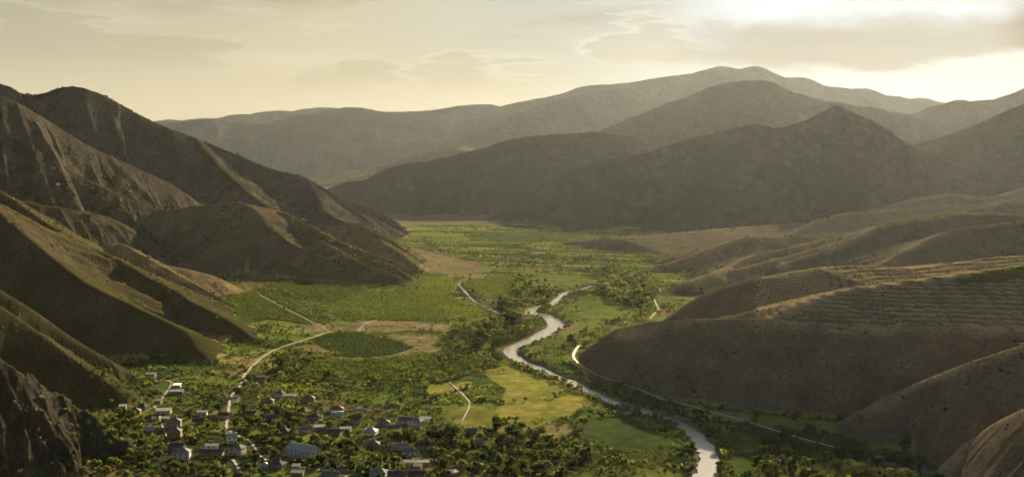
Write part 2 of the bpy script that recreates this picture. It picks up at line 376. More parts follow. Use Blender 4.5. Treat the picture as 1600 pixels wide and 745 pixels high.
# dry golden grass on the plateau crown, painted only where sun strikes
g = plate*sstep(-.4, .5, n2+.4)*(1-sstep(.19, .29, blur_grid(SLOPE, 6)))
colr = mixc(colr, np.tile(C(.44,.31,.15), (len(gx), 1)), np.clip(g*.85, 0, 1))
top = isg('terraced_hill', 'dark_hill', 'low_ridges', 'upper_ridges', 'near_hill').astype(np.float32)*(1-sstep(2, 16, crest))  # crest lines painted golden, standing in for rim light
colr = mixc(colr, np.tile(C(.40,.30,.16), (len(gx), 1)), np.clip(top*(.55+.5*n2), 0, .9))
# grass lines on the terrace risers, pale ones coloured as if lit
fr = STEP_PHASE[0]
ln = np.clip(plate*1.5, 0, 1)*sstep(.0, .1, fr)*(1-sstep(.26, .42, fr))*np.clip(.9+n2*.5, 0, 1)
lnc = np.where((g > .4)[:, None], C(.11,.085,.04)[None], C(.42,.34,.19)[None])
colr = colr*(1-(np.clip(ln*.85, 0, 1))[:, None])+lnc*np.clip(ln*.85, 0, 1)[:, None]
# valley floor
fl = np.nonzero(gid < 0)[0]
fx, fy = gx[fl], gy[fl]
wob = fbm(fx/60, fy/60, 2, 61)*9
ca, sa = math.cos(.42), math.sin(.42)
u = (fx*ca-fy*sa)+wob; v = (fx*sa+fy*ca)+wob*.7
big = np.floor(v/46); u2 = u+_hash(big.astype(np.int32), np.zeros_like(big, np.int32), 3)*90
pu = np.floor(u2/88)
hid = _hash(pu.astype(np.int32), big.astype(np.int32), 4); hid2 = _hash(pu.astype(np.int32), big.astype(np.int32), 5)
pal = np.array([(.17,.25,.04),(.075,.125,.028),(.26,.30,.055),(.10,.16,.03),(.32,.29,.08),(.05,.08,.02),(.20,.27,.045),(.27,.235,.085)], np.float32)
pc = pal[np.clip((hid*8).astype(int), 0, 7)]*(.85+.3*hid2)[:, None]
edge = np.minimum(np.abs(v/46-np.rint(v/46))*46, np.abs(u2/88-np.rint(u2/88))*88)
et = 1-sstep(.8, 2.6, edge)
pc = pc*(1-et[:, None]*.6)
pc = pc*(1+n2[fl]*.22+n3[fl]*.16)[:, None]
# dry edges near the hills, and the far plain
far = sstep(3420, 3780, fy+n1[fl]*120); pc = mixc(pc, np.tile(C(.23,.19,.10), (len(fl), 1)), far)
colr[fl] = pc
# the foot of the hills greens over into the floor
def field(poly, c, var=.2, c2=None, feather=None, anyground=False):
    jx = ZX+n2*5+n1*4; jy = ZY+n2*1.6
    m = inpoly(poly, jx if not anyground else PXX, jy if not anyground else PYY)
    if not anyground: m &= (H < 14) & (gid != name2i['terraced_hill']) & (gid != name2i['near_hill'])
    i = np.nonzero(m)[0]
    c = C(*c); cc = np.tile(c, (len(i), 1))
    if c2 is not None:
        cc = mixc(cc, np.tile(C(*c2), (len(i), 1)), np.clip(.5+n2[i]*1.1+n1[i]*.5, 0, 1))
    colr[i] = cc*(1+n3[i]*var+n2[i]*var*.6)[:, None]
F = {
 'dry_bank': ([(520,512),(560,500),(640,500),(705,507),(700,517),(640,515),(590,520),(560,514)], (.42,.32,.15), .4, (.17,.17,.06)),
 'dry_bank_b': ([(600,522),(640,519),(690,523),(680,536),(664,543),(640,538)], (.42,.32,.15), .4, (.17,.17,.06)),
 'dry_bank_c': ([(455,498),(500,508),(520,512),(500,520),(470,514)], (.36,.28,.13), .4, (.17,.16,.06)),
 'vine_a': ([(330,470),(395,455),(470,470),(520,500),(480,508),(430,500),(360,492)], (.10,.15,.035), .2, None),
 'vine_b': ([(410,446),(470,440),(560,455),(520,470),(470,462)], (.10,.15,.035), .2, None),
 'vine_c': ([(490,482),(560,462),(640,450),(700,455),(720,478),(760,490),(690,502),(600,500),(540,500)], (.11,.165,.035), .2, None),
 'vine_d': ([(660,432),(720,438),(722,458),(650,462)], (.14,.19,.045), .2, None),
 'vine_e': ([(735,436),(790,432),(800,450),(790,468),(745,466)], (.15,.20,.05), .2, None),
 'dry_far': ([(640,385),(690,398),(755,412),(760,424),(720,432),(660,425),(640,410)], (.36,.27,.13), .25, (.20,.20,.07)),
 'dry_foot': ([(380,436),(420,440),(470,438),(430,446),(390,455),(330,462),(340,450)], (.34,.24,.12), .3, (.2,.17,.08)),
 'vine_f': ([(478,530),(515,519),(560,517),(620,532),(655,545),(600,556),(540,557)], (.06,.10,.025), .15, None),
 'orchard': ([(440,565),(560,560),(660,552),(760,548),(790,560),(760,580),(690,592),(560,590),(450,590)], (.12,.185,.03), .25, (.085,.14,.028)),
 'gold_small': ([(664,601),(700,598),(716,610),(690,616),(668,615)], (.38,.35,.07), .15, (.3,.3,.07)),
 'gold_tiny': ([(706,598),(738,595),(730,606),(716,607)], (.38,.35,.07), .15, None),
 'gold_strip': ([(505,604),(530,602),(535,610),(505,613)], (.32,.33,.07), .15, None),
 'vines_g': ([(664,618),(720,612),(735,628),(690,632),(664,630)], (.13,.18,.035), .2, None),
 'vines_h': ([(720,607),(770,600),(785,625),(738,628)], (.10,.15,.03), .2, None),
 'meadow_a': ([(752,580),(790,571),(835,586),(880,600),(895,612),(860,622),(780,630),(790,610),(770,596)], (.40,.39,.075), .25, (.22,.27,.05)),
 'meadow_b': ([(775,634),(885,616),(915,618),(926,628),(890,648),(850,664),(810,664),(775,648)], (.47,.42,.08), .3, (.24,.28,.05)),
 'meadow_c': ([(686,634),(760,632),(775,650),(790,664),(735,668),(700,660)], (.30,.32,.06), .2, (.19,.22,.045)),
 'dark_a': ([(905,655),(985,648),(1008,664),(1050,690),(1058,706),(960,706),(890,690)], (.075,.115,.028), .2, (.09,.125,.03)),
 'dark_b': ([(955,710),(1050,698),(1060,706),(1020,735),(985,726)], (.09,.13,.03), .2, None),
 'green_r1': ([(1116,678),(1160,676),(1180,688),(1190,700),(1145,704),(1125,694)], (.10,.155,.03), .15, None),
 'green_r2': ([(1128,710),(1182,706),(1175,735),(1140,748),(1120,735)], (.10,.15,.03), .15, None),
 'bright_a': ([(885,476),(930,462),(975,474),(1000,486),(985,500),(920,500),(868,494)], (.25,.30,.06), .2, (.14,.2,.04)),
 'bright_b': ([(835,432),(900,428),(935,440),(900,450),(850,452),(800,444)], (.23,.28,.06), .2, (.13,.19,.04)),
 'bright_c': ([(880,508),(930,498),(955,504),(905,530),(880,535),(870,520)], (.24,.27,.06), .2, None),
 'tan_river': ([(872,503),(900,500),(905,508),(885,518),(874,512)], (.36,.27,.15), .2, None),
 'tan_a': ([(1030,482),(1050,478),(1052,490),(1036,494)], (.33,.26,.13), .2, None),
 'bright_d': ([(850,540),(880,525),(890,545),(870,560),(830,556)], (.15,.2,.04), .2, None),
 'bright_e': ([(850,478),(885,472),(880,480),(858,486)], (.17,.22,.05), .2, None),
 'far_a': ([(648,362),(700,362),(740,372),(720,384),(680,380)], (.2,.27,.055), .2, None),
 'far_b': ([(720,364),(840,360),(930,368),(900,378),(780,378)], (.08,.14,.035), .2, (.11,.16,.04)),
 'far_tan': ([(830,393),(865,393),(862,398),(832,398)], (.3,.23,.12), .1, None),
 'far_tan2': ([(888,396),(920,394),(920,400),(890,401)], (.32,.25,.13), .1, None),
 'village_yard': ([(358,618),(372,616),(378,625),(362,628)], (.4,.36,.3), .1, None),
}
for k, (poly, c, var, c2) in F.items(): field(poly, c, var, c2)
field([(1494,432),(1540,424),(1600,415),(1640,412),(1640,428),(1580,436),(1530,443),(1490,443)], (.085,.115,.035), .15, None, None, True)
field([(1372,352),(1400,345),(1450,336),(1476,334),(1470,340),(1400,352)], (.22,.24,.06), .2, None, None, True)
# darker ground under the village trees
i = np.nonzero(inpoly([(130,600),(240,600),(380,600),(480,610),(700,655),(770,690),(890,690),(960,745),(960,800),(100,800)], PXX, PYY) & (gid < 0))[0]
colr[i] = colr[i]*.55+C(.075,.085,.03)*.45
# river banks: gravel
i = RIV[0]; d = RIV[1]; w = RIV[2]
t = (1-sstep(w*1.05+1, w*1.2+4, d))
colr[i] = mixc(colr[i], np.tile(C(.20,.17,.12), (len(i), 1)), np.clip(t*.9, 0, 1))
i = STR[0]; t = (1-sstep(2.5, 5, STR[1])); colr[i] = mixc(colr[i], np.tile(C(.24,.21,.17), (len(i), 1)), t*.8)
colr[fl] *= C(1.03,.95,1.12)
lf = isg('left_peak', 'left_shoulder', 'left_spur', 'near_spur'); colr[lf] *= .84  # left slopes darkened further, cloud shade put into their colour
colr = np.clip(colr*(1+n3*.10)[:, None], .01, .8)
log('colours')

# ------------------------------------------------------------------ materials
def newmat(name):
    m = bpy.data.materials.new(name); m.use_nodes = True
    nt = m.node_tree
    for n in list(nt.nodes): nt.nodes.remove(n)
    out = nt.nodes.new('ShaderNodeOutputMaterial')
    return m, nt, out
def ground_mat(name, bump, scale, contrast, rocky=0.0):
    m, nt, out = newmat(name); N = nt.nodes.new; L = nt.links.new
    at = N('ShaderNodeAttribute'); at.attribute_name = 'col'
    tc = N('ShaderNodeTexCoord')
    a = N('ShaderNodeTexNoise'); a.inputs['Scale'].default_value = scale; a.inputs['Detail'].default_value = 6; a.inputs['Roughness'].default_value = .65
    b = N('ShaderNodeTexNoise'); b.inputs['Scale'].default_value = scale*.13; b.inputs['Detail'].default_value = 5
    L(tc.outputs['Object'], a.inputs['Vector']); L(tc.outputs['Object'], b.inputs['Vector'])
    r = N('ShaderNodeMapRange'); r.inputs['From Min'].default_value = .32; r.inputs['From Max'].default_value = .68
    r.inputs['To Min'].default_value = 1-contrast; r.inputs['To Max'].default_value = 1+contrast
    L(a.outputs['Fac'], r.inputs['Value'])
    r2 = N('ShaderNodeMapRange'); r2.inputs['From Min'].default_value = .3; r2.inputs['From Max'].default_value = .7
    r2.inputs['To Min'].default_value = 1-contrast*.6; r2.inputs['To Max'].default_value = 1+contrast*.6
    L(b.outputs['Fac'], r2.inputs['Value'])
    mu = N('ShaderNodeMath'); mu.operation = 'MULTIPLY'; L(r.outputs[0], mu.inputs[0]); L(r2.outputs[0], mu.inputs[1])
    mx = N('ShaderNodeMix'); mx.data_type = 'RGBA'; mx.blend_type = 'MULTIPLY'; mx.inputs['Factor'].default_value = 1
    L(at.outputs['Color'], mx.inputs['A']); L(mu.outputs[0], mx.inputs['B'])
    bs = N('ShaderNodeBsdfDiffuse'); bs.inputs['Roughness'].default_value = .6
    L(mx.outputs['Result'], bs.inputs['Color'])
    bp = N('ShaderNodeBump'); bp.inputs['Strength'].default_value = 1.0; bp.inputs['Distance'].default_value = bump
    L(a.outputs['Fac'], bp.inputs['Height']); L(bp.outputs['Normal'], bs.inputs['Normal'])
    L(bs.outputs[0], out.inputs['Surface'])
    return m
M_FLOOR = ground_mat('valley_ground', .5, .5, .28)
M_HILL = ground_mat('dry_hill_ground', 1.0, .33, .34)
M_ROCK = ground_mat('rocky_ground', 2.2, .22, .36)
M_FAR = ground_mat('mountain_ground', 5.0, .03, .2)

def tagobj(o, label=None, cat=None, group=None, kind=None):
    if label: o['label'] = label
    if cat: o['category'] = cat
    if group: o['group'] = group
    if kind: o['kind'] = kind
    return o
def mesh_np(name, verts, faces, mat=None, colors=None, smooth=True, parent=None, link=True):
    """faces: (n,3) or (n,4) array"""
    me = bpy.data.meshes.new(name)
    verts = np.ascontiguousarray(verts, np.float32); faces = np.ascontiguousarray(faces, np.int32)
    nf, k = faces.shape
    me.vertices.add(len(verts)); me.vertices.foreach_set('co', verts.ravel())
    me.loops.add(nf*k); me.loops.foreach_set('vertex_index', faces.ravel())
    me.polygons.add(nf); me.polygons.foreach_set('loop_start', np.arange(0, nf*k, k, dtype=np.int32))
    try: me.polygons.foreach_set('loop_total', np.full(nf, k, np.int32))
    except Exception: pass
    me.polygons.foreach_set('use_smooth', np.full(nf, smooth, bool))
    if colors is not None:
        a = me.attributes.new('col', 'FLOAT_COLOR', 'POINT')
        c = np.ones((len(verts), 4), np.float32); c[:, :3] = colors
        a.data.foreach_set('color', c.ravel())
    if mat: me.materials.append(mat)
    me.update(calc_edges=True)
    o = bpy.data.objects.new(name, me)
    if link: COL.objects.link(o)
    if parent: o.parent = parent
    return o

# ------------------------------------------------------------------ the ground sheet, cut along the feet of the hills into one object each
def quad_ids():
    i, j = np.meshgrid(np.arange(NR-1), np.arange(NT-1), indexing='ij')
    a = (i*NT+j).ravel()
    return np.stack([a, a+1, a+NT+1, a+NT], 1)
Q = quad_ids()
qg = gid[Q[:, 0]]
XYZ = np.stack([gx, gy, H], 1)
NICE = {
 'left_peak': ('mountain_slope', 'tall dark rocky mountain on the left edge, its spurs running down to the valley'),
 'left_shoulder': ('mountain_slope', 'olive brown shoulder ridge in front of the tall left mountain'),
 'knob_hill': ('hill', 'dark faced rounded knob of a hill with sunlit rippled spurs on its valley side'),
 'spur_mound': ('hill', 'small sunlit grassy mounds between the left mountain and the rippled spurs'),
 'low_mound': ('hill', 'low bare tongue of hill beside the left vineyards'),
 'left_spur': ('hill', 'two long smooth grass spurs falling to the pale road above the village'),
 'near_spur': ('hill', 'olive grassy spur ending among the trees left of the village'),
 'rocky_spur': ('hill', 'near dark craggy rock spur in the bottom left corner'),
 'terraced_hill': ('hill', 'brown hill with a terraced golden top on the right bank of the river'),
 'near_hill': ('hill', 'nearest brown hillside in the bottom right corner, with a lit crest'),
 'dark_hill': ('hill', 'shaded brown hill with pale crest lines behind the terraced plateau'),
 'low_ridges': ('hill', 'low sunlit dry ridges stepping down to the valley on the right'),
 'upper_ridges': ('hill', 'dry foothills with lit rims at the foot of the pointed mountain'),
 'peak_mountain': ('mountain', 'pointed mountain in shade right of the valley head'),
 'east_mountain': ('mountain', 'smooth mountain flank at the right edge, glowing in haze'),
 'domed_mountain': ('mountain', 'long rounded mountain closing the head of the valley'),
 'broad_mountain': ('mountain', 'broad domed mountain behind the pointed one'),
 'low_far_hills': ('far_hill', 'low far hills in the gap between the left mountain and the rounded one'),
 'far_range': ('far_mountain_range', 'pale blue grey far mountain range on the left horizon'),
 'high_range': ('far_mountain_range', 'highest hazy far ridge on the right horizon'),
}
def sub_object(name, label, mask, mat):
    q = Q[mask]
    used = np.unique(q)
    mp = np.full(len(gx), -1, np.int32); mp[used] = np.arange(len(used))
    o = mesh_np(name, XYZ[used], mp[q][:, ::-1], mat, colr[used])
    return tagobj(o, label, name.replace('_', ' '), None, 'structure')
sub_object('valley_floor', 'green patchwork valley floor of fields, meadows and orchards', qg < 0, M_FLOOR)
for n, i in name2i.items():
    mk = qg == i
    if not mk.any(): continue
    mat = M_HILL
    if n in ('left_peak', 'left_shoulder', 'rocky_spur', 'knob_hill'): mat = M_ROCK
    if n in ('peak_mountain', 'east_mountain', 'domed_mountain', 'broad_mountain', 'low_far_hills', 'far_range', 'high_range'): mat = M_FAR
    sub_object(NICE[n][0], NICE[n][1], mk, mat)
log('terrain meshes')

# ------------------------------------------------------------------ ribbons: water and roads
def ribbon(name, P, W, zfun, mat, label, cat, step=3.0, edge=0.0):
    P = np.asarray(P, float)[:, :2]
    L = np.concatenate([[0], np.cumsum(np.hypot(*np.diff(P, axis=0).T))])
    n = max(2, int(L[-1]/step))
    s = np.linspace(0, L[-1], n)
    C_ = np.stack([np.interp(s, L, P[:, 0]), np.interp(s, L, P[:, 1])], 1)
    Wd = np.interp(s, np.linspace(0, L[-1], len(np.atleast_1d(W))), np.atleast_1d(W)) if np.ndim(W) else np.full(n, W)
    T = np.gradient(C_, axis=0); T /= np.hypot(T[:, 0], T[:, 1])[:, None]+1e-9
    Nn = np.stack([-T[:, 1], T[:, 0]], 1)
    k = 5
    V = []
    for j in range(k):
        f = (j/(k-1)-.5)*2
        wj = Wd*(1+edge*rng.normal(size=n)*(abs(f) == 1))
        p = C_+Nn*(f*wj)[:, None]
        V.append(np.column_stack([p, zfun(p[:, 0], p[:, 1])]))
    V = np.stack(V, 1).reshape(-1, 3)
    i, j = np.meshgrid(np.arange(n-1), np.arange(k-1), indexing='ij'); a = (i*k+j).ravel()
    o = mesh_np(name, V, np.stack([a, a+k, a+k+1, a+1], 1), mat)
    return tagobj(o, label, cat, None, 'structure')
def water_mat():
    m, nt, out = newmat('river_water'); N = nt.nodes.new; L = nt.links.new
    p = N('ShaderNodeBsdfPrincipled'); p.inputs['Base Color'].default_value = (.25, .225, .175, 1)
    p.inputs['Roughness'].default_value = .16; p.inputs['IOR'].default_value = 1.4
    p.inputs['Specular IOR Level'].default_value = .4
    tc = N('ShaderNodeTexCoord'); a = N('ShaderNodeTexNoise'); a.inputs['Scale'].default_value = .55; a.inputs['Detail'].default_value = 5
    b = N('ShaderNodeBump'); b.inputs['Distance'].default_value = .09; b.inputs['Strength'].default_value = 1.0
    L(tc.outputs['Object'], a.inputs['Vector']); L(a.outputs['Fac'], b.inputs['Height']); L(b.outputs['Normal'], p.inputs['Normal'])
    L(p.outputs[0], out.inputs['Surface']); return m
M_WATER = water_mat()
ribbon('river', RIVER, RIVER_W*1.12, lambda x, y: np.full(x.shape, -.75), M_WATER, 'bright winding river running down the valley past the terraced hill', 'river', 4, .16)
ribbon('stream', STREAM, 1.8, lambda x, y: np.full(x.shape, -.85), M_WATER, 'narrow stream between stony banks beside the striped vineyards', 'stream', 3, .1)
def plain_mat(name, c, rough=.9, var=.2, scale=.8, spec=.2, metallic=0.):
    m, nt, out = newmat(name); N = nt.nodes.new; L = nt.links.new
    p = N('ShaderNodeBsdfPrincipled'); p.inputs['Roughness'].default_value = rough; p.inputs['Specular IOR Level'].default_value = spec
    p.inputs['Metallic'].default_value = metallic
    tc = N('ShaderNodeTexCoord'); a = N('ShaderNodeTexNoise'); a.inputs['Scale'].default_value = scale; a.inputs['Detail'].default_value = 5
    L(tc.outputs['Object'], a.inputs['Vector'])
    r = N('ShaderNodeMapRange'); r.inputs['From Min'].default_value = .3; r.inputs['From Max'].default_value = .7
    r.inputs['To Min'].default_value = 1-var; r.inputs['To Max'].default_value = 1+var
    L(a.outputs['Fac'], r.inputs['Value'])
    mx = N('ShaderNodeMix'); mx.data_type = 'RGBA'; mx.blend_type = 'MULTIPLY'; mx.inputs['Factor'].default_value = 1
    mx.inputs['A'].default_value = (*c, 1); L(r.outputs[0], mx.inputs['B']); L(mx.outputs['Result'], p.inputs['Base Color'])
    L(p.outputs[0], out.inputs['Surface']); return m
M_ROAD = plain_mat('pale_gravel', (.24, .21, .17), .95, .3, .3)  # gravel, tone lowered where the road lies in sun
M_ROAD_SHADE = plain_mat('gravel_lightened_for_shade', (.46, .43, .38), .9, .2, .3)  # same gravel coloured lighter to brighten the road lying in shade
M_TRACK = plain_mat('dirt_track', (.24, .19, .13), .95, .25, .6)
ROADPTS = []
def road(name, px, w, mat, label, floor=True, cat='road', lift=.35):
    P = to_floor(px) if floor else np.array([hit(*p)[:2] for p in px])
    w = w*.42
    P = catmull(P, 6)
    ROADPTS.append((P, w))
    return ribbon(name, P, w, lambda x, y: height(x, y)+lift, mat, label, cat, 2.0, .18)
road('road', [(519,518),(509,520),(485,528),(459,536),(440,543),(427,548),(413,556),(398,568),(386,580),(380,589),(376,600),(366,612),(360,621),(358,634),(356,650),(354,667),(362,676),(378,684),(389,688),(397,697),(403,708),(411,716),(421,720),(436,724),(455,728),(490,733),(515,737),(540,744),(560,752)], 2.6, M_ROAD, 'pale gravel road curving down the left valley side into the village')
road('road', [(905,541),(900,547),(896,556),(899,564),(906,571),(915,577),(931,587),(957,596),(975,602),(995,609),(1033,622),(1059,629),(1084,636),(1106,642),(1135,650),(1162,658),(1200,670),(1225,677),(1250,685),(1280,693),(1310,700)], 3.2, M_ROAD_SHADE, 'pale straight road along the foot of the right brown hill')
road('track', [(240,634),(248,645),(252,660),(257,674),(262,684),(264,694)], 2.4, M_ROAD, 'narrow village lane between grey roofed houses', True, 'track')
road('track', [(232,587),(246,590),(257,593),(268,597),(264,606),(256,618),(250,628),(243,634)], 2.0, M_TRACK, 'dirt track climbing behind the village houses', True, 'track')
road('track', [(354,716),(364,719),(370,727),(374,736),(374,746)], 2.6, M_ROAD, 'short paved lane beside the two storey grey house', True, 'track')
road('track', [(702,597),(710,604),(718,611),(734,628)], 1.8, M_ROAD, 'straight farm track between the golden fields', True, 'track')
road('track', [(734,628),(731,640),(722,657)], 1.2, M_TRACK, 'faint ochre path across the green meadow', True, 'track')
road('track', [(1022,466),(1025,474),(1029,484),(1022,491),(1016,498)], 1.4, M_ROAD, 'white track through the trees right of the river', True, 'track')
road('track', [(926,447),(905,452),(887,456),(872,460)], 2.2, M_ROAD, 'sandy strip crossing the green meadow upstream', True, 'track')
road('track', [(519,519),(507,514),(503,509),(490,505),(470,494),(445,482),(420,468),(405,460)], 1.8, M_TRACK, 'farm track running up between the left vineyards', True, 'track')
road('track', [(560,517),(565,510),(575,504),(590,498)], 1.8, M_TRACK, 'sandy spur of track crossing the dry bank', True, 'track')
road('track', [(556,560),(585,558),(610,555),(632,549),(650,543)], 1.6, M_TRACK, 'ochre earth bank under the dark vineyard', True, 'track')
log('ribbons')
# ------------------------------------------------------------------ buildings
def roof_mat(name, c, var=.3, spec=.06, rough=.8, stripe=0.0):
    m = plain_mat(name, c, rough, var, .35, spec)
    if stripe:
        nt_ = m.node_tree; p = [n for n in nt_.nodes if n.type == 'BSDF_PRINCIPLED'][0]
        tc_ = [n for n in nt_.nodes if n.type == 'TEX_COORD'][0]
        wv = nt_.nodes.new('ShaderNodeTexWave'); wv.inputs['Scale'].default_value = stripe; wv.bands_direction = 'X'
        nt_.links.new(tc_.outputs['Object'], wv.inputs['Vector'])
        b = nt_.nodes.new('ShaderNodeBump'); b.inputs['Distance'].default_value = .12
        nt_.links.new(wv.outputs['Fac'], b.inputs['Height']); nt_.links.new(b.outputs['Normal'], p.inputs['Normal'])
    return m
RM = {'grey': roof_mat('grey_slate_sheet', (.20, .195, .19), stripe=1.2), 'dark': roof_mat('dark_weathered_sheet', (.105, .10, .095), stripe=1.2), 'light': roof_mat('light_grey_sheet', (.25, .25, .25), stripe=1.2),
      'white': roof_mat('white_metal_sheet', (.42, .44, .46), .2, .3, .5, 1.5), 'blue': roof_mat('blue_grey_metal', (.34, .41, .48), .15, .6, .38, .9), 'teal': roof_mat('pale_turquoise_metal', (.32, .48, .47), .12, .5, .4, 1.5),
      'red': roof_mat('red_brown_sheet', (.24, .085, .06), .3), 'brown': roof_mat('rusty_sheet', (.22, .14, .09), .4), 'green': roof_mat('pale_green_sheet', (.25, .31, .26), .15)}
WM = {'stone': plain_mat('tuff_stone', (.20, .165, .135), .95, .25, 1.2), 'plaster': plain_mat('pale_plaster', (.46, .42, .37), .95, .15, .6), 'white': plain_mat('white_plaster', (.60, .58, .54), .95, .1, .5),
      'brick': plain_mat('red_brick', (.22, .11, .07), .95, .25, 2.), 'wood': plain_mat('grey_boards', (.20, .17, .14), .95, .25, 1.2)}
M_GLASS = plain_mat('window_glass', (.03, .035, .04), .12, .1, 1, .6)
M_FRAME = plain_mat('window_frame_paint', (.55, .53, .50), .7, .1, 1)
M_DOOR = plain_mat('door_wood', (.16, .10, .06), .8, .2, 2)
M_CHIM = plain_mat('chimney_brick', (.28, .16, .11), .95, .2, 2)

def bm_obj(name, bm, mats, parent=None):
    bmesh.ops.recalc_face_normals(bm, faces=bm.faces[:])
    me = bpy.data.meshes.new(name); bm.to_mesh(me); bm.free()
    for m in (mats if isinstance(mats, (list, tuple)) else [mats]): me.materials.append(m)
    o = bpy.data.objects.new(name, me); COL.objects.link(o)
    if parent: o.parent = parent
    return o
def add_box(bm, x0, x1, y0, y1, z0, z1, mi=0):
    vs = [bm.verts.new(p) for p in ((x0,y0,z0),(x1,y0,z0),(x1,y1,z0),(x0,y1,z0),(x0,y0,z1),(x1,y0,z1),(x1,y1,z1),(x0,y1,z1))]
    for f in ((0,3,2,1),(4,5,6,7),(0,1,5,4),(1,2,6,5),(2,3,7,6),(3,0,4,7)):
        bm.faces.new([vs[i] for i in f]).material_index = mi
def add_poly_prism(bm, top, th):
    """sloping sheet with thickness"""
    a = [bm.verts.new(p) for p in top]; b = [bm.verts.new((p[0], p[1], p[2]-th)) for p in top]
    bm.faces.new(a); bm.faces.new(b[::-1])
    n = len(a)
    for i in range(n): bm.faces.new((a[i], b[i], b[(i+1) % n], a[(i+1) % n]))
WIN_MESH = {}
def window_mesh(w, h):
    k = (w, h)
    if k in WIN_MESH: return WIN_MESH[k]
    bm = bmesh.new()
    add_box(bm, -w/2, w/2, -.03, .02, 0, h, 0)                      # pane
    t = .09
    add_box(bm, -w/2-t, -w/2+.001, -.09, .02, -t, h+t, 1); add_box(bm, w/2-.001, w/2+t, -.09, .02, -t, h+t, 1)
    add_box(bm, -w/2+.002, w/2-.002, -.085, .02, -t, 0.001, 1); add_box(bm, -w/2+.002, w/2-.002, -.085, .02, h-.001, h+t, 1)
    add_box(bm, -.04, .04, -.07, .0, .002, h-.002, 1)
    me = bpy.data.meshes.new('window'); bmesh.ops.recalc_face_normals(bm, faces=bm.faces[:]); bm.to_mesh(me); bm.free()
    me.materials.append(M_GLASS); me.materials.append(M_FRAME)
    WIN_MESH[k] = me; return me
HOUSES = []
def house(px, py, L, W, st, rot, rtype, rm, wm, label, cat='house', name='house', chim=True, balcony=False, off=4):
    p = hit(px, py+off, 550, 2500)
    L, W = L*.86, W*.86
    hh = 2.5*st+.2
    root = bpy.data.objects.new(name, None); COL.objects.link(root)
    root.empty_display_size = 2
    a = math.radians(rot); ca, sa = math.cos(a), math.sin(a)
    zs = [float(height(p[0]+ca*x-sa*y, p[1]+sa*x+ca*y)) for x in (-L/2, L/2) for y in (-W/2, W/2)]
    root.location = (p[0], p[1], max(zs)-.1); root.rotation_euler = (0, 0, a)
    drop = max(zs)-min(zs)+.8
    tagobj(root, label, cat, 'houses and sheds of the village' if cat != 'hall' else None)
    HOUSES.append((p[0], p[1], max(L, W), label, px, py))
    hl, hw = L/2, W/2
    bm = bmesh.new(); add_box(bm, -hl, hl, -hw, hw, -drop, hh)
    o = .55; rs = .36
    top = hh
    bmr = bmesh.new()
    if rtype == 'hip':
        rh = hw*.62 if L > W else hl*.6
        r = max(hl-hw, .4)
        e = [(-hl-o,-hw-o,hh-.12),(hl+o,-hw-o,hh-.12),(hl+o,hw+o,hh-.12),(-hl-o,hw+o,hh-.12)]
        ra, rb = (-r, 0, hh+rh), (r, 0, hh+rh)
        for t in ((e[0],e[1],rb,ra),(e[1],e[2],rb),(e[2],e[3],ra,rb),(e[3],e[0],ra)): bmr.faces.new([bmr.verts.new(v) for v in t])
        bmr.faces.new([bmr.verts.new(v) for v in e[::-1]])
        bmesh.ops.remove_doubles(bmr, verts=bmr.verts[:], dist=.001)
        # ridge and hip caps
        for (A, B) in ((ra, rb), (e[0], ra), (e[3], ra), (e[1], rb), (e[2], rb)):
            A, B = Vector(A), Vector(B); d = (B-A).normalized(); s = d.cross(Vector((0, 0, 1))).normalized()*.14; u = Vector((0, 0, .1))
            q = [A-s+u*.2, A+s+u*.2, A+u*1.2]; q2 = [v+(B-A) for v in q]
            va = [bmr.verts.new(v) for v in q]; vb = [bmr.verts.new(v) for v in q2]
            for i in range(3): bmr.faces.new((va[i], va[(i+1) % 3], vb[(i+1) % 3], vb[i]))
            bmr.faces.new(va[::-1]); bmr.faces.new(vb)
        rz = hh+rh
    elif rtype == 'gable':
        rh = hw*.55
        add_poly_prism(bmr, [(-hl-o,-hw-o,hh-.25),(hl+o,-hw-o,hh-.25),(hl+o,0,hh+rh),(-hl-o,0,hh+rh)], .14)
        add_poly_prism(bmr, [(-hl-o,0.002,hh+rh),(hl+o,0.002,hh+rh),(hl+o,hw+o,hh-.25),(-hl-o,hw+o,hh-.25)], .14)
        add_box(bmr, -hl-o, hl+o, -.16, .16, hh+rh-.06, hh+rh+.07)
        for x0, x1 in ((-hl, -hl+.3), (hl-.3, hl)):
            v = [bm.verts.new(q) for q in ((x0,-hw,hh),(x0,hw,hh),(x0,0,hh+rh-.2),(x1,-hw,hh),(x1,hw,hh),(x1,0,hh+rh-.2))]
            for f in ((0,1,2),(5,4,3),(0,2,5,3),(2,1,4,5)): bm.faces.new([v[i] for i in f])
        rz = hh+rh
    else:                                                           # lean-to
        add_poly_prism(bmr, [(-hl-o,-hw-o,hh+.10),(hl+o,-hw-o,hh+.10),(hl+o,hw+o,hh+.9),(-hl-o,hw+o,hh+.9)], .16)
        v = [bm.verts.new(q) for q in ((-hl,-hw,hh),(hl,-hw,hh),(hl,hw,hh),(-hl,hw,hh),(-hl,hw,hh+.55),(hl,hw,hh+.55))]
        for f in ((0,1,5,4),(0,4,3),(1,2,5),(3,4,5,2)): bm.faces.new([v[i] for i in f])
        rz = hh+.9
    bm_obj('wall', bm, WM[wm], root)
    ro = bm_obj('roof', bmr, RM[rm], root)
    if chim and rtype != 'lean':
        b2 = bmesh.new(); cx = hl*.35
        add_box(b2, cx-.3, cx+.3, .5, 1.1, hh+.3, rz+.9); add_box(b2, cx-.38, cx+.38, .42, 1.18, rz+.902, rz+1.05)
        bm_obj('chimney', b2, M_CHIM, ro)
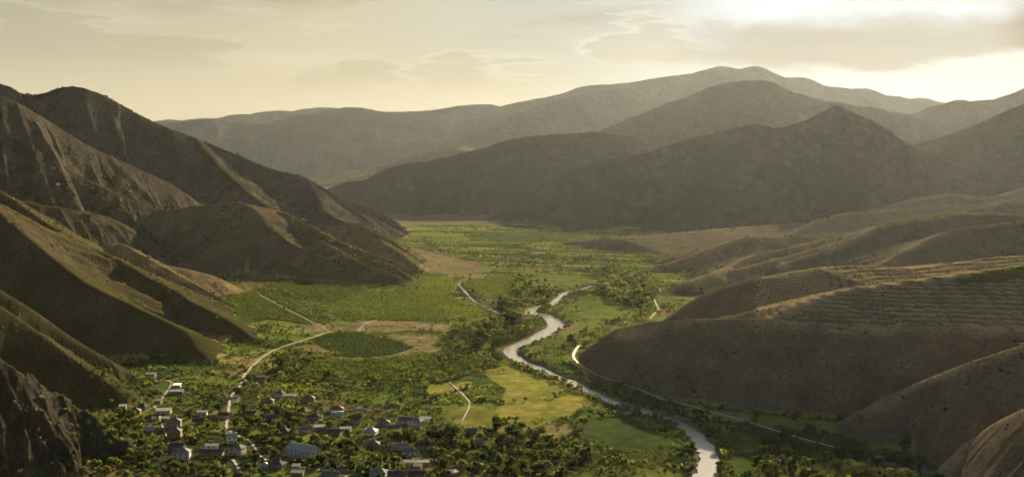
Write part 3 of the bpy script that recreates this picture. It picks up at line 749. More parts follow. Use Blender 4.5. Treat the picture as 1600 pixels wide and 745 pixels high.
    # windows on the long front, its back and both ends; a door in front
    def win(x, y, z, ang, w=1.1, h=1.35):
        ob = bpy.data.objects.new('window', window_mesh(w, h)); COL.objects.link(ob)
        ob.parent = root; ob.location = (x, y, z); ob.rotation_euler = (0, 0, ang)
    nw = max(2, int(L/3.4)) if cat != 'shed' else 1
    for s in range(st):
        for i in range(nw):
            x = -hl+L*(i+.5)/nw
            if s == 0 and i == nw//2 and cat != 'hall':
                if nw == 1: x = -hl+L*.3
                else: continue
            win(x, -hw, .8+2.5*s, 0)
        if cat != 'shed':
            for sx, an in ((-1, -PI/2), (1, PI/2)):
                for y in (-W*.22, W*.22): win(sx*hl, y, .8+2.5*s, an)
    b3 = bmesh.new(); dxx = 0 if nw > 1 else L*.22
    add_box(b3, dxx-.5, dxx+.5, -hw-.06, -hw+.02, -.1, 2.05, 0); add_box(b3, dxx-.62, dxx-.501, -hw-.09, -hw+.02, -.1, 2.15, 1); add_box(b3, dxx+.501, dxx+.62, -hw-.09, -hw+.02, -.1, 2.15, 1); add_box(b3, dxx-.5, dxx+.5, -hw-.088, -hw+.02, 2.052, 2.15, 1)
    bm_obj('door', b3, [M_DOOR, M_FRAME], root)
    if balcony:
        b4 = bmesh.new(); add_box(b4, -hl*.8, hl*.8, -hw-1.4, -hw-.01, 2.45, 2.62)
        for i in range(9):
            x = -hl*.8+.05+i*(hl*1.6-.1)/8; add_box(b4, x-.04, x+.04, -hw-1.39, -hw-1.31, 2.622, 3.5)
        add_box(b4, -hl*.8, hl*.8, -hw-1.4, -hw-1.3, 3.502, 3.58)
        for x in (-hl*.75, hl*.75): add_box(b4, x-.1, x+.1, -hw-1.35, -hw-1.15, -1.2, 2.448)
        bm_obj('balcony', b4, WM['plaster'], root)
    return root
HL = [
 # px, py, length, width, storeys, turn, roof kind, roof, wall, label
 (210,642,11,9,1,12,'hip','grey','stone','grey hip roofed house at the head of the narrow lane, westernmost of the big roofs'),
 (223,635,10,8,1,-14,'hip','dark','stone','dark roofed house tucked behind the westernmost grey roof'),
 (256,641,13,8,1,8,'lean','light','plaster','long house with a pale sloping flat roof above the narrow lane'),
 (236,653,10,8,1,-28,'hip','dark','stone','steep dark hip roofed house on the upper side of the narrow lane'),
 (237,671,10,8,1,-18,'gable','white','brick','red brick house with a bright white metal roof beside the narrow lane'),
 (272,663,12,9,2,10,'hip','grey','stone','two storey grey hip roofed house right of the narrow lane'),
 (273,679,11,9,2,6,'hip','grey','brick','grey roofed house with a reddish brick end, below the two storey lane house'),
 (277,697,12,8,1,-10,'gable','dark','stone','dark gabled house between the brick ended house and the broad hip roof'),
 (284,712,13,10,2,8,'hip','light','plaster','broad light hip roofed two storey house at the foot of the narrow lane'),
 (351,648,11,8,1,-12,'gable','red','plaster','house with a red brown gable roof among trees by the village road'),
 (310,657,10,8,1,15,'gable','dark','stone','dim grey gabled cottage alone among trees left of the red roof'),
 (362,687,8,8,2,20,'gable','white','white','bright white two storey house with a white metal roof'),
 (371,705,11,9,2,-12,'hip','grey','plaster','pale two storey house with a balcony and grey hip roof below the white house',),
 (276,611,13,6,1,5,'lean','light','stone','flat grey barn on the dirt track above the village'),
 (407,592,13,8,1,-8,'gable','grey','stone','grey farmhouse standing alone beside the valley road above the village'),
 (418,626,12,9,1,5,'hip','grey','stone','grey hip roofed house at the edge of the striped vine plot'),
 (437,618,9,8,2,-12,'hip','dark','plaster','tall dark roofed house with a long annex beside the striped vine plot'),
 (473,642,10,8,1,-15,'hip','dark','brick','brownish house with dark hip roof in the upper village orchards'),
 (425,652,12,9,1,12,'gable','grey','stone','wide grey gabled house behind two big round trees'),
 (442,673,11,8,1,-8,'hip','dark','stone','low dark hip roof half hidden among trees above the metal hall'),
 (475,671,11,7,1,6,'gable','light','plaster','pale gabled house directly above the big metal hall'),
 (433,725,12,9,1,-14,'hip','dark','stone','dark hip roofed house by the bend of the road below the metal hall'),
 (482,622,12,9,1,6,'hip','grey','stone','grey hip roofed house highest in the middle of the village'),
 (492,651,12,9,1,-10,'hip','dark','stone','dark hip roofed house below and right of the brownish one'),
 (526,638,12,8,1,6,'hip','brown','stone','brown hip roofed house right behind the turquoise roof'),
 (527,647,10,7,1,6,'gable','teal','plaster','house with a pale turquoise metal roof'),
 (563,642,10,8,1,-22,'gable','white','brick','gabled house with pale metal roof at the upper right of the village'),
 (480,668,11,8,1,14,'hip','dark','plaster','small dark hip roof in front of the dark house, left of the flat pale shed'),
 (522,675,13,8,1,-10,'gable','dark','stone','long dark gabled house in the shade at the village centre'),
 (579,673,11,9,1,-10,'hip','white','white','white metal hip roofed house with white walls at the village centre'),
 (599,660,11,8,1,6,'hip','grey','stone','grey hip roofed house just above the white hip roofed one'),
 (614,668,12,8,1,-12,'gable','grey','stone','grey gabled house right of the white hip roofed one'),
 (635,656,13,9,1,-14,'gable','grey','plaster','large grey gabled house at the village edge near the green meadow'),
 (651,662,12,9,2,-22,'hip','light','plaster','light grey two storey house beside the large gabled house'),
 (582,694,11,9,1,8,'hip','grey','brick','grey hip roof over brick walls left of the brown ruin'),
 (603,701,10,8,1,-8,'gable','brown','brick','brown roofed brick house in the middle of the lower village'),
 (625,697,13,8,1,8,'gable','light','stone','light grey gabled house between the brown roof and the white edged roof'),
 (642,706,12,9,1,24,'hip','grey','white','grey roof with white walls standing askew at the lower village'),
 (665,695,13,9,1,-10,'gable','dark','stone','dark gabled house at the right end of the lower village'),
 (592,738,12,9,1,-8,'hip','light','plaster','large pale hip roof at the bottom edge of the village'),
 (620,742,13,9,1,6,'gable','dark','stone','dark gabled house beside the large pale hip roof'),
 (652,741,12,8,1,-12,'gable','dark','brick','dark gabled brick house at the bottom, right of its dark neighbour'),
 (711,734,12,8,1,28,'gable','brown','stone','rusty brown roofed house at the bottom right of the village'),
 (517,742,12,8,1,-14,'gable','grey','stone','grey gabled house beside the lower road at the bottom edge'),
 (736,673,9,7,1,12,'gable','grey','stone','small grey cottage among trees below the green meadow'),
]
SL = [
 (258,656,6,5,0,'lean','grey','wood','small grey lean-to shed above the two storey lane house'),
 (192,638,6,5,10,'lean','light','wood','small pale shed on the slope left of the westernmost roof'),
 (236,586,10,5,-6,'lean','light','stone','pale roofed shed highest on the dirt track'),
 (251,591,7,5,12,'gable','grey','wood','little grey shed just below the highest shed'),
 (277,603,7,4,6,'lean','white','plaster','small white roofed shed behind the flat grey barn'),
 (248,628,6,5,-10,'lean','light','wood','pale shed beside the dirt track above the village roofs'),
 (339,649,7,6,-8,'lean','grey','stone','grey annex touching the red brown gable'),
 (330,708,20,6,-4,'gable','dark','stone','long low dark shed below the white house'),
 (331,699,10,4,2,'lean','light','plaster','narrow pale sloping roof behind the long low dark shed'),
 (316,646,9,4,2,'lean','green','plaster','pale green strip of roof among trees above the village'),
 (391,647,9,6,10,'gable','dark','wood','dim dark shed between the village road and the round trees'),
 (452,620,13,4,3,'lean','light','plaster','long narrow pale shed beside the tall dark roofed house'),
 (412,729,6,6,20,'hip','white','plaster','small bright white pyramid roofed building at the bottom road'),
 (463,731,5,4,0,'lean','light','plaster','tiny pale roof beside the road at the bottom'),
 (465,741,9,4,-4,'lean','light','stone','pale strip of shed roof at the bottom edge'),
 (501,669,10,5,4,'lean','light','stone','flat pale shed left of the long dark gabled house'),
 (540,672,9,4,3,'lean','light','plaster','flat pale roof at the village centre'),
 (557,659,5,5,30,'gable','light','plaster','little pale shed standing between trees above the white hip roof'),
 (664,656,10,5,-6,'lean','light','plaster','pale sloping roof at the village edge, touching the meadow trees'),
 (640,725,9,4,0,'lean','light','plaster','pale strip of roof above the bottom row of houses'),
 (661,725,9,4,5,'lean','light','stone','light shed right of the pale strip of roof'),
 (653,731,6,4,0,'lean','brown','wood','small rusty lean-to shed between the bottom sheds'),
 (534,735,7,5,12,'gable','dark','wood','small dark shed by the lower road'),
 (747,692,8,7,20,'gable','light','stone','lone light grey shed right of the big dark round tree'),
 (706,741,8,5,30,'lean','grey','wood','grey lean-to shed against the rusty brown roofed house'),
 (1390,729,7,5,-10,'gable','grey','stone','gabled shed in the dark wood at the bottom right'),
 (1412,738,6,4,15,'lean','light','stone','flat pale shed below the first one in the right wood'),
 (1450,741,9,6,-12,'gable','grey','stone','grey shed at the lower right corner of the wood'),
]
for i, h in enumerate(HL): house(*h, balcony=(h[9].find('balcony') >= 0))
for px, py, L, W, rot, rt, rm, wm, lb in SL: house(px, py, L, W, 1, rot, rt, rm, wm, lb, 'shed', 'shed', False, False, 2)
house(474, 706, 26, 13, 1.6 if False else 2, -32, 'gable', 'blue', 'plaster', 'large hall with a long blue grey metal roof, biggest roof in the village', 'hall', 'village_hall', False, False, 6)

# utility pole on the lit crest at the right, a bird over the valley
p = hit(1544, 557, 500, 1500)
root = bpy.data.objects.new('utility_pole', None); COL.objects.link(root); root.location = p
tagobj(root, 'thin wooden utility pole on the lit crest of the nearest right hill', 'utility pole')
bm = bmesh.new(); bmesh.ops.create_cone(bm, cap_ends=True, segments=8, radius1=.16, radius2=.11, depth=8.4, matrix=Matrix.Translation((0, 0, 3.6)))
bm_obj('pole', bm, WM['wood'], root)
bm = bmesh.new(); add_box(bm, -1.3, 1.3, -.2, -.08, 6.9, 7.05); add_box(bm, -.9, .9, -.2, -.08, 6.1, 6.24)
ca_ = bm_obj('crossarm', bm, WM['wood'], root)
for x in (-1.15, -.5, .5, 1.15):
    bm = bmesh.new(); bmesh.ops.create_cone(bm, cap_ends=True, segments=8, radius1=.09, radius2=.05, depth=.25, matrix=Matrix.Translation((x, -.14, 7.18)))
    bm_obj('insulator', bm, WM['white'], ca_)
bp_ = at_d(719, 206, 330)
bm = bmesh.new()
B = [(0,.24,0),(.05,.12,.02),(.06,0,.03),(.03,-.16,.02),(.08,-.28,.01),(-.08,-.28,.01),(-.03,-.16,.02),(-.06,0,.03),(-.05,.12,.02)]
v = [bm.verts.new(q) for q in B]; v2 = [bm.verts.new((q[0]*.8, q[1], -.05)) for q in B]
bm.faces.new(v); bm.faces.new(v2[::-1])
for i in range(9): bm.faces.new((v[i], v2[i], v2[(i+1) % 9], v[(i+1) % 9]))
for s in (-1, 1):
    wv = [bm.verts.new(q) for q in ((s*.05,.1,.0),(s*.3,.12,.14),(s*.62,0,.10),(s*.3,-.04,.14),(s*.05,-.06,.0))]
    wb = [bm.verts.new((q.co.x, q.co.y, q.co.z-.012)) for q in wv]
    bm.faces.new(wv); bm.faces.new(wb[::-1])
    for i in range(5): bm.faces.new((wv[i], wb[i], wb[(i+1) % 5], wv[(i+1) % 5]))
o = bm_obj('bird', bm, plain_mat('dark_feathers', (.03, .028, .025), .8, .1)); o.location = bp_; o.rotation_euler = (0, .2, .6)
tagobj(o, 'tiny dark bird gliding high over the valley', 'bird')
log('houses')
# ------------------------------------------------------------------ trees
def leaf_mat():
    m, nt_, out = newmat('leaves'); N = nt_.nodes.new; L = nt_.links.new
    at = N('ShaderNodeAttribute'); at.attribute_name = 'col'
    oi = N('ShaderNodeObjectInfo'); r = N('ShaderNodeMapRange'); r.inputs['To Min'].default_value = .75; r.inputs['To Max'].default_value = 1.25
    L(oi.outputs['Random'], r.inputs['Value'])
    mx = N('ShaderNodeMix'); mx.data_type = 'RGBA'; mx.blend_type = 'MULTIPLY'; mx.inputs['Factor'].default_value = 1
    L(at.outputs['Color'], mx.inputs['A']); L(r.outputs[0], mx.inputs['B'])
    d = N('ShaderNodeBsdfDiffuse'); t = N('ShaderNodeBsdfTranslucent'); s = N('ShaderNodeMixShader'); s.inputs[0].default_value = .42
    hs = N('ShaderNodeHueSaturation'); hs.inputs['Saturation'].default_value = 1.15; hs.inputs['Value'].default_value = 1.35; hs.inputs['Hue'].default_value = .485
    L(mx.outputs['Result'], d.inputs['Color']); L(mx.outputs['Result'], hs.inputs['Color']); L(hs.outputs[0], t.inputs['Color'])
    L(d.outputs[0], s.inputs[1]); L(t.outputs[0], s.inputs[2]); L(s.outputs[0], out.inputs['Surface'])
    return m
M_LEAF = leaf_mat()
M_BARK = plain_mat('bark', (.10, .075, .055), .95, .3, 3)
def leaf_quads(cent, size, R_):
    """random square leaf sprays at the centres"""
    n = len(cent)
    a = R_.normal(size=(n, 3)); a /= np.linalg.norm(a, axis=1)[:, None]
    b = np.cross(a, R_.normal(size=(n, 3))); b /= np.linalg.norm(b, axis=1)[:, None]+1e-9
    s = (size*(.6+.8*R_.random(n)))[:, None]*.5
    a = a*s; b = b*s*.8
    return np.stack([cent-a-b, cent+a-b, cent+a+b, cent-a+b], 1).reshape(-1, 3)
def crown_points(kind, R_, nclump, nleaf):
    """clump centres and leaf centres in a crown of height 1 standing on z = 0"""
    if kind == 'poplar':
        z = R_.uniform(.12, .97, nclump); rad = .15*np.sqrt(np.clip(np.sin(np.clip((z-.05)/.95, 0, 1)**.8*PI), .02, 1))
        th = R_.uniform(0, 2*PI, nclump); rr = rad*R_.uniform(.3, 1, nclump)
        cc = np.stack([rr*np.cos(th), rr*np.sin(th), z], 1); cr = R_.uniform(.05, .085, nclump)
    elif kind == 'bush':
        d = R_.normal(size=(nclump, 3)); d /= np.linalg.norm(d, axis=1)[:, None]; d[:, 2] = np.abs(d[:, 2])
        cc = d*np.array([.62, .62, .62])*R_.uniform(.5, 1, nclump)[:, None]+np.array([0, 0, .14]); cr = R_.uniform(.16, .30, nclump)
    else:
        rx = {'round': .42, 'spread': .52, 'tall': .30}[kind]; z0 = {'round': .56, 'spread': .60, 'tall': .55}[kind]; rz = {'round': .38, 'spread': .30, 'tall': .40}[kind]
        d = R_.normal(size=(nclump, 3)); d /= np.linalg.norm(d, axis=1)[:, None]
        cc = d*np.array([rx, rx, rz])*R_.uniform(.35, 1.0, nclump)[:, None]+np.array([0, 0, z0])
        cc[:, :2] += R_.normal(size=2)*.05
        cr = R_.uniform(.10, .19, nclump)
    k = R_.normal(size=(nclump, nleaf, 3)); k /= np.linalg.norm(k, axis=2)[..., None]
    k *= R_.random((nclump, nleaf, 1))**.45
    lv = cc[:, None, :]+k*cr[:, None, None]*np.array([1, 1, .8])
    cj = np.repeat(np.arange(nclump), nleaf)
    return lv.reshape(-1, 3), cj
TONES = {'dark': (.033, .044, .015), 'mid': (.052, .067, .020), 'light': (.088, .107, .030), 'olive': (.073, .076, .033)}
def crown_template(kind, tone, seed, nclump, nleaf, leaf):
    R_ = np.random.default_rng(seed)
    lv, cj = crown_points(kind, R_, nclump, nleaf)
    v = leaf_quads(lv, leaf, R_)
    ct = R_.uniform(.7, 1.35, nclump)[cj]*R_.uniform(.8, 1.2, len(lv))
    c = np.repeat(np.array(TONES[tone])[None]*ct[:, None], 4, 0)
    return v, c
def quads(n): return np.arange(n*4).reshape(n, 4)
def trunk_mesh(kind, seed):
    R_ = random.Random(seed); bm = bmesh.new()
    def tube(a, b, r0, r1):
        a, b = Vector(a), Vector(b); d = b-a
        m = Matrix.Translation((a+b)/2) @ d.to_track_quat('Z', 'Y').to_matrix().to_4x4()
        bmesh.ops.create_cone(bm, cap_ends=True, segments=7, radius1=r0, radius2=r1, depth=d.length, matrix=m)
    top = {'poplar': .9, 'tall': .5, 'bush': .25}.get(kind, .42)
    tube((0, 0, -.08), (R_.uniform(-.02, .02), R_.uniform(-.02, .02), top), .035, .018 if kind != 'poplar' else .006)
    if kind != 'poplar':
        for i in range(5):
            an = i*2*PI/5+R_.uniform(-.4, .4); z = top*R_.uniform(.55, .95); ln = R_.uniform(.2, .32)
            tube((0, 0, z), (ln*math.cos(an), ln*math.sin(an), z+ln*R_.uniform(.5, 1.0)), .016, .006)
    me = bpy.data.meshes.new('trunk'); bm.to_mesh(me); bm.free(); me.materials.append(M_BARK); return me
# clear ground: buildings with room on their camera side, roads, water
HX = np.array([h[0] for h in HOUSES]); HY = np.array([h[1] for h in HOUSES]); HS = np.array([h[2] for h in HOUSES])
def clear_of(X, Y, hgt, frontroom=16):
    X = np.asarray(X, float); Y = np.asarray(Y, float); ok = np.ones(X.shape, bool)
    near = (Y < 1400)
    r = np.hypot(X, Y)
    for hx, hy, hs in zip(HX, HY, HS):
        hr = math.hypot(hx, hy); ux, uy = hx/hr, hy/hr
        al = (X-hx)*ux+(Y-hy)*uy; ac = -(X-hx)*uy+(Y-hy)*ux
        ok &= ~((np.abs(al) < hs*.62+1.5) & (np.abs(ac) < hs*.62+1.5))
        lim = np.clip((np.asarray(hgt)-2.2)*4.0, 0, frontroom)
        ok &= ~((al < 0) & (al > -(hs*.5+lim)) & (np.abs(ac) < hs*.55))
    for P, w in ROADPTS:
        b = (X > P[:, 0].min()-8) & (X < P[:, 0].max()+8) & (Y > P[:, 1].min()-12) & (Y < P[:, 1].max()+8) & ok
        i = np.nonzero(b)[0]
        if len(i):
            d, _ = seg_dist(P, X[i], Y[i]); ok[i[d < w+2.4]] = False
            d, _ = seg_dist(P, X[i]*(1+3.5/Y[i]), Y[i]+5.0); ok[i[(d < w+1.0)]] = False
            d, _ = seg_dist(P, X[i]*(1+9.0/Y[i]), Y[i]+9.0); ok[i[(d < 4.0) & (np.asarray(hgt)[i] > 3.0)]] = False
    for P, W in ((RIVER, RIVER_W), (STREAM, np.full(len(STREAM), 2.5))):
        b = (X > P[:, 0].min()-30) & (X < P[:, 0].max()+30) & (Y > P[:, 1].min()-30) & (Y < P[:, 1].max()+30) & ok
        i = np.nonzero(b)[0]
        if len(i):
            L = np.concatenate([[0], np.cumsum(np.hypot(*np.diff(P[:, :2], axis=0).T))])
            d, s = seg_dist(P, X[i], Y[i]); ok[i[d < np.interp(s, L, W)*1.15+1.5]] = False
    return ok
TP = []                                                             # x, y, height, kind index
KINDS = ['round', 'spread', 'tall', 'poplar', 'bush']
def zone(poly, spacing, p, h0, h1, mix=(.42, .23, .19, .04, .12), seed=0, clump=40.):
    P = to_floor(poly)
    x0, y0 = P.min(0); x1, y1 = P.max(0)
    X, Y = np.meshgrid(np.arange(x0, x1, spacing), np.arange(y0, y1, spacing))
    X = X.ravel()+rng.uniform(-.45, .45, X.size)*spacing; Y = Y.ravel()+rng.uniform(-.45, .45, Y.size)*spacing
    ok = inpoly(P, X, Y) & (rng.random(X.size) < p*(1.0 if p > .84 else np.clip(.15+1.7*vnoise(X/clump, Y/clump, 70+seed), 0, 1.15)))
    X, Y = X[ok], Y[ok]
    h = h0+(h1-h0)*rng.random(len(X))**1.4
    ok = clear_of(X, Y, h)
    X, Y, h = X[ok], Y[ok], h[ok]
    k = rng.choice(5, len(X), p=mix)
    h = np.where(k == 4, h*.5, np.where(k == 3, h*1.5, h))
    TP.append(np.stack([X, Y, h, k], 1))
def line(px, gap, jit, h0, h1, p=.8, mix=(.45, .2, .1, .0, .25), world=None):
    P = catmull(to_floor(px), 5) if world is None else world
    L = np.concatenate([[0], np.cumsum(np.hypot(*np.diff(P[:, :2], axis=0).T))])
    s = np.arange(0, L[-1], gap); s = s+rng.uniform(-.4, .4, len(s))*gap
    X = np.interp(s, L, P[:, 0])+rng.normal(size=len(s))*jit; Y = np.interp(s, L, P[:, 1])+rng.normal(size=len(s))*jit
    h = h0+(h1-h0)*rng.random(len(X))**1.3
    ok = (rng.random(len(X)) < p) & clear_of(X, Y, h); X, Y, h = X[ok], Y[ok], h[ok]
    k = rng.choice(5, len(X), p=mix); h = np.where(k == 4, h*.55, np.where(k == 3, h*1.4, h))
    TP.append(np.stack([X, Y, h, k], 1))
def spot(px, py, h, kind):
    q = hit(px, py, 550, 6000); TP.append(np.array([[q[0], q[1], h, KINDS.index(kind)]]))
zone([(195,650),(260,660),(330,645),(420,640),(520,660),(660,680),(735,690),(750,745),(750,800),(110,800),(140,720)], 7.8, .86, 3.5, 8.5, seed=1)
zone([(110,655),(150,620),(200,600),(240,600),(262,630),(210,640),(200,680),(150,740),(90,720)], 6.5, .85, 2.5, 6, (.4,.2,.0,.0,.4), seed=2)
zone([(265,612),(300,600),(350,612),(352,640),(300,640),(250,640),(258,622)], 7.5, .7, 3, 7, seed=3)
zone([(358,605),(440,578),(560,592),(660,604),(682,640),(690,665),(520,655),(420,640),(360,640)], 9.0, .55, 2.5, 7, seed=4)
zone([(380,604),(400,580),(425,555),(470,545),(505,560),(480,575),(430,600)], 8.5, .75, 4, 8.5, seed=5)
zone([(385,500),(440,510),(462,540),(425,548),(400,525)], 9, .5, 3, 7, seed=6)
zone([(745,672),(860,674),(890,690),(940,730),(980,800),(740,800),(735,690)], 9.0, .62, 4, 10, seed=7)
zone([(895,568),(920,582),(960,602),(1050,632),(1135,656),(1110,670),(1060,655),(1000,637),(950,617),(905,594)], 6.5, .95, 3, 6, seed=8)
zone([(930,580),(1000,603),(1060,620),(1115,636),(1160,650),(1160,645),(1090,622),(1000,596)], 7.0, .6, 2.5, 5.5, (.4,.2,.0,.0,.4), seed=9)
zone([(1190,700),(1240,682),(1300,694),(1340,702),(1420,716),(1475,745),(1500,800),(1120,800),(1128,748),(1185,738)], 7.5, .95, 4, 9, seed=10)
zone([(1088,668),(1120,672),(1128,694),(1130,730),(1120,790),(1096,790),(1120,712),(1108,690)], 7.0, .9, 4, 8, seed=11)
zone([(1125,660),(1225,682),(1215,698),(1190,686),(1160,672),(1118,674)], 7.5, .55, 3, 6, seed=12)
zone([(700,525),(750,502),(800,498),(832,508),(830,528),(792,542),(760,545),(720,556),(690,548)], 10, .66, 5, 12, seed=13)
zone([(783,470),(815,462),(828,480),(815,500),(790,505)], 9, .85, 8, 15, (.5,.2,.3,.0,.0), seed=14)
zone([(795,445),(830,440),(870,455),(855,472),(820,482),(800,470)], 12, .62, 6, 12, seed=15)
zone([(935,445),(985,430),(1022,444),(1026,470),(985,482),(948,470)], 10.5, .95, 8, 14, (.5,.3,.2,.0,.0), seed=16)
zone([(690,388),(760,395),(860,397),(980,408),(1015,430),(940,440),(860,427),(790,430),(765,410)], 15, .42, 5, 10, seed=17, clump=90)
zone([(640,350),(760,354),(900,364),(1000,375),(1010,395),(900,384),(700,368)], 20, .28, 5, 9, seed=18, clump=120)
zone([(882,535),(905,520),(960,500),(1030,474),(1085,470),(1060,488),(1000,502),(950,512),(918,540),(898,562),(885,556)], 9, .5, 3, 8, seed=19)
zone([(860,470),(940,452),(1000,478),(985,500),(900,505),(870,498)], 22, .3, 3, 7, seed=20)
zone([(330,440),(430,432),(560,440),(650,444),(560,452),(430,444),(340,455)], 13, .35, 3, 6, (.3,.2,.0,.0,.5), seed=21)
zone([(1040,452),(1110,440),(1160,432),(1130,445),(1060,465)], 14, .4, 4, 8, seed=22)
zone([(620,590),(665,600),(660,640),(640,640),(600,610),(560,600)], 9, .5, 3, 8, seed=23)
zone([(690,545),(770,548),(800,556),(760,575),(700,590),(660,600),(650,570)], 10, .45, 3, 7.5, seed=24)
# trees along the water
for side, a, b, p_, hh_ in ((-1, 0, .30, .6, 7), (1, 0, .22, .35, 6), (1, .22, .47, .8, 6.5), (1, .42, .88, .97, 6.0), (-1, .40, .88, .9, 4.6), (-1, .86, .97, .9, 6), (1, .80, .97, .85, 6), (-1, .28, .44, .45, 5)):
    n = len(RIVER); i0, i1 = int(a*n), int(b*n)+1
    P = RIVER[i0:i1]; T = np.gradient(P, axis=0); T /= np.hypot(T[:, 0], T[:, 1])[:, None]
    Nn = np.stack([-T[:, 1], T[:, 0]], 1)
    for o_ in (3.5, 8.0):
        line(None, 6.0, 1.6, 3, hh_, p_, (.4, .2, .1, .0, .3), P+Nn*(-side*(RIVER_W[i0:i1]*1.15+o_))[:, None])
line([(430,500),(470,478),(500,470)], 9, 2, 3, 6, .5)
zone([(460,500),(560,502),(640,502),(700,508),(695,530),(660,542),(600,522),(540,514),(470,528)], 8, .28, 1.5, 4, (.2,.1,.0,.0,.7), seed=25, clump=20)
line(None, 9, 4, 4, 9, .75, (.45,.2,.15,.0,.2), STREAM+np.array([7, 3]))
line(None, 11, 3, 3, 7, .5, (.45,.2,.15,.0,.2), STREAM-np.array([8, 3]))
for px in ([(455,562),(520,566),(590,566),(650,560)], [(480,597),(560,597),(640,596)], [(560,470),(620,450),(660,440)], [(470,498),(520,492),(560,503),(640,500),(700,505),(760,492)], [(500,488),(480,470),(440,458),(410,447)], [(720,455),(740,470),(770,492)], [(690,612),(720,612),(745,603)], [(860,668),(890,650),(925,628)], [(905,655),(960,650),(1000,655)], [(955,708),(1010,706),(1058,698)], [(820,500),(790,515),(750,530)], [(840,430),(890,428),(940,440)], [(860,494),(930,484),(1000,490)], [(870,400),(940,420),(1000,425)], [(650,388),(700,402),(760,418)], [(690,362),(780,370),(880,380)], [(740,380),(840,384),(930,392)], [(775,648),(812,664),(850,666)], [(690,632),(770,630)], [(700,600),(770,585),(800,580)]):
    line(px, 7.5, 1.5, 2.5, 6, .6, (.35, .15, .05, .0, .45))
for k_ in ('meadow_a', 'meadow_b', 'meadow_c', 'gold_small', 'vine_c', 'vine_d', 'vine_e', 'vine_f', 'bright_a', 'bright_b', 'bright_c', 'dark_a', 'dark_b', 'green_r1', 'green_r2', 'vines_g', 'vines_h', 'vine_a', 'vine_b', 'far_a', 'far_b'):
    pp = F[k_][0]; P = to_floor(pp+[pp[0]])
    line(None, 5.0, .8, 1.5, 4.5, .5, (.3, .1, .05, .0, .55), np.column_stack([np.interp(np.linspace(0, len(P)-1, 60), range(len(P)), P[:, 0]), np.interp(np.linspace(0, len(P)-1, 60), range(len(P)), P[:, 1])]))
# trees that stand out
for px, py, h, k in ((706,690,13,'round'), (776,672,11,'round'), (800,683,10,'spread'), (784,700,11,'round'), (438,575,11,'round'), (431,587,9,'round'), (371,617,9,'spread'), (384,586,8,'round'), (439,655,11,'round'), (452,664,12,'round'), (513,590,9,'round'), (752,536,18,'tall'), (758,538,14,'tall'), (800,512,19,'tall'), (810,514,14,'round'), (795,505,16,'tall'), (890,537,13,'tall'), (897,545,9,'round'), (1000,497,11,'tall'), (1266,686,13,'tall'), (1416,712,14,'tall'), (950,428,26,'poplar'), (962,426,24,'poplar'), (945,430,18,'tall'), (852,452,17,'poplar'), (858,456,13,'poplar'), (912,666,9,'round'), (865,620,5,'round'), (623,690,10,'round'), (560,660,9,'spread'), (680,682,9,'round'), (688,690,10,'spread'), (490,700,12,'tall'), (497,705,10,'round'), (1240,660,8,'tall'), (667,700,9,'round'), (541,700,8,'spread'), (455,690,9,'round')):
    spot(px, py, h, k)
TP = np.concatenate(TP)
tz = height(TP[:, 0], TP[:, 1])
sel = (TP[:, 0] > -1e9) & (tz < 60)
TP = TP[sel]; tz = tz[sel]
tpx, tpy = project(TP[:, 0], TP[:, 1], tz)
top_ = project(TP[:, 0], TP[:, 1], tz+TP[:, 2])[1]
infr = (tpx > 4) & (tpx < 1596) & (top_ < 738) & VIS[gidx(TP[:, 0], TP[:, 1])]
wide = np.array([.9, 1.1, .65, .35, 1.3])[TP[:, 3].astype(int)]
rank = np.where(infr, TP[:, 2]*TP[:, 2]*wide/TP[:, 1]**2, -1)
# not so hidden behind bigger trees in front
order = np.argsort(-rank)
isbush = TP[:, 3] == 4
ind = np.zeros(len(TP), bool); ind[order[~isbush[order]][:290]] = True
log('trees %d' % len(TP))
TEMPL = {}
TONE_OF = {'round': ['dark', 'mid', 'mid', 'light'], 'spread': ['mid', 'dark', 'light', 'olive'], 'tall': ['dark', 'mid', 'dark', 'olive'], 'poplar': ['dark', 'mid', 'dark', 'mid'], 'bush': ['mid', 'light', 'olive', 'dark']}
def get_templ(kind, i):
    k = (kind, i)
    if k not in TEMPL:
        tone = TONE_OF[kind][i]
        v, c = crown_template(kind, tone, 100+i*7+len(kind), 30, 20, .085 if kind != 'poplar' else .06)
        o = mesh_np('crown', v, quads(len(v)//4), M_LEAF, c, False, None, False)
        TEMPL[k] = (o.data, trunk_mesh(kind, i+3))
        bpy.data.objects.remove(o)
    return TEMPL[k]
LAND = [(h[0], h[1], h[3].split(' with ')[0] if False else h[3]) for h in HOUSES]
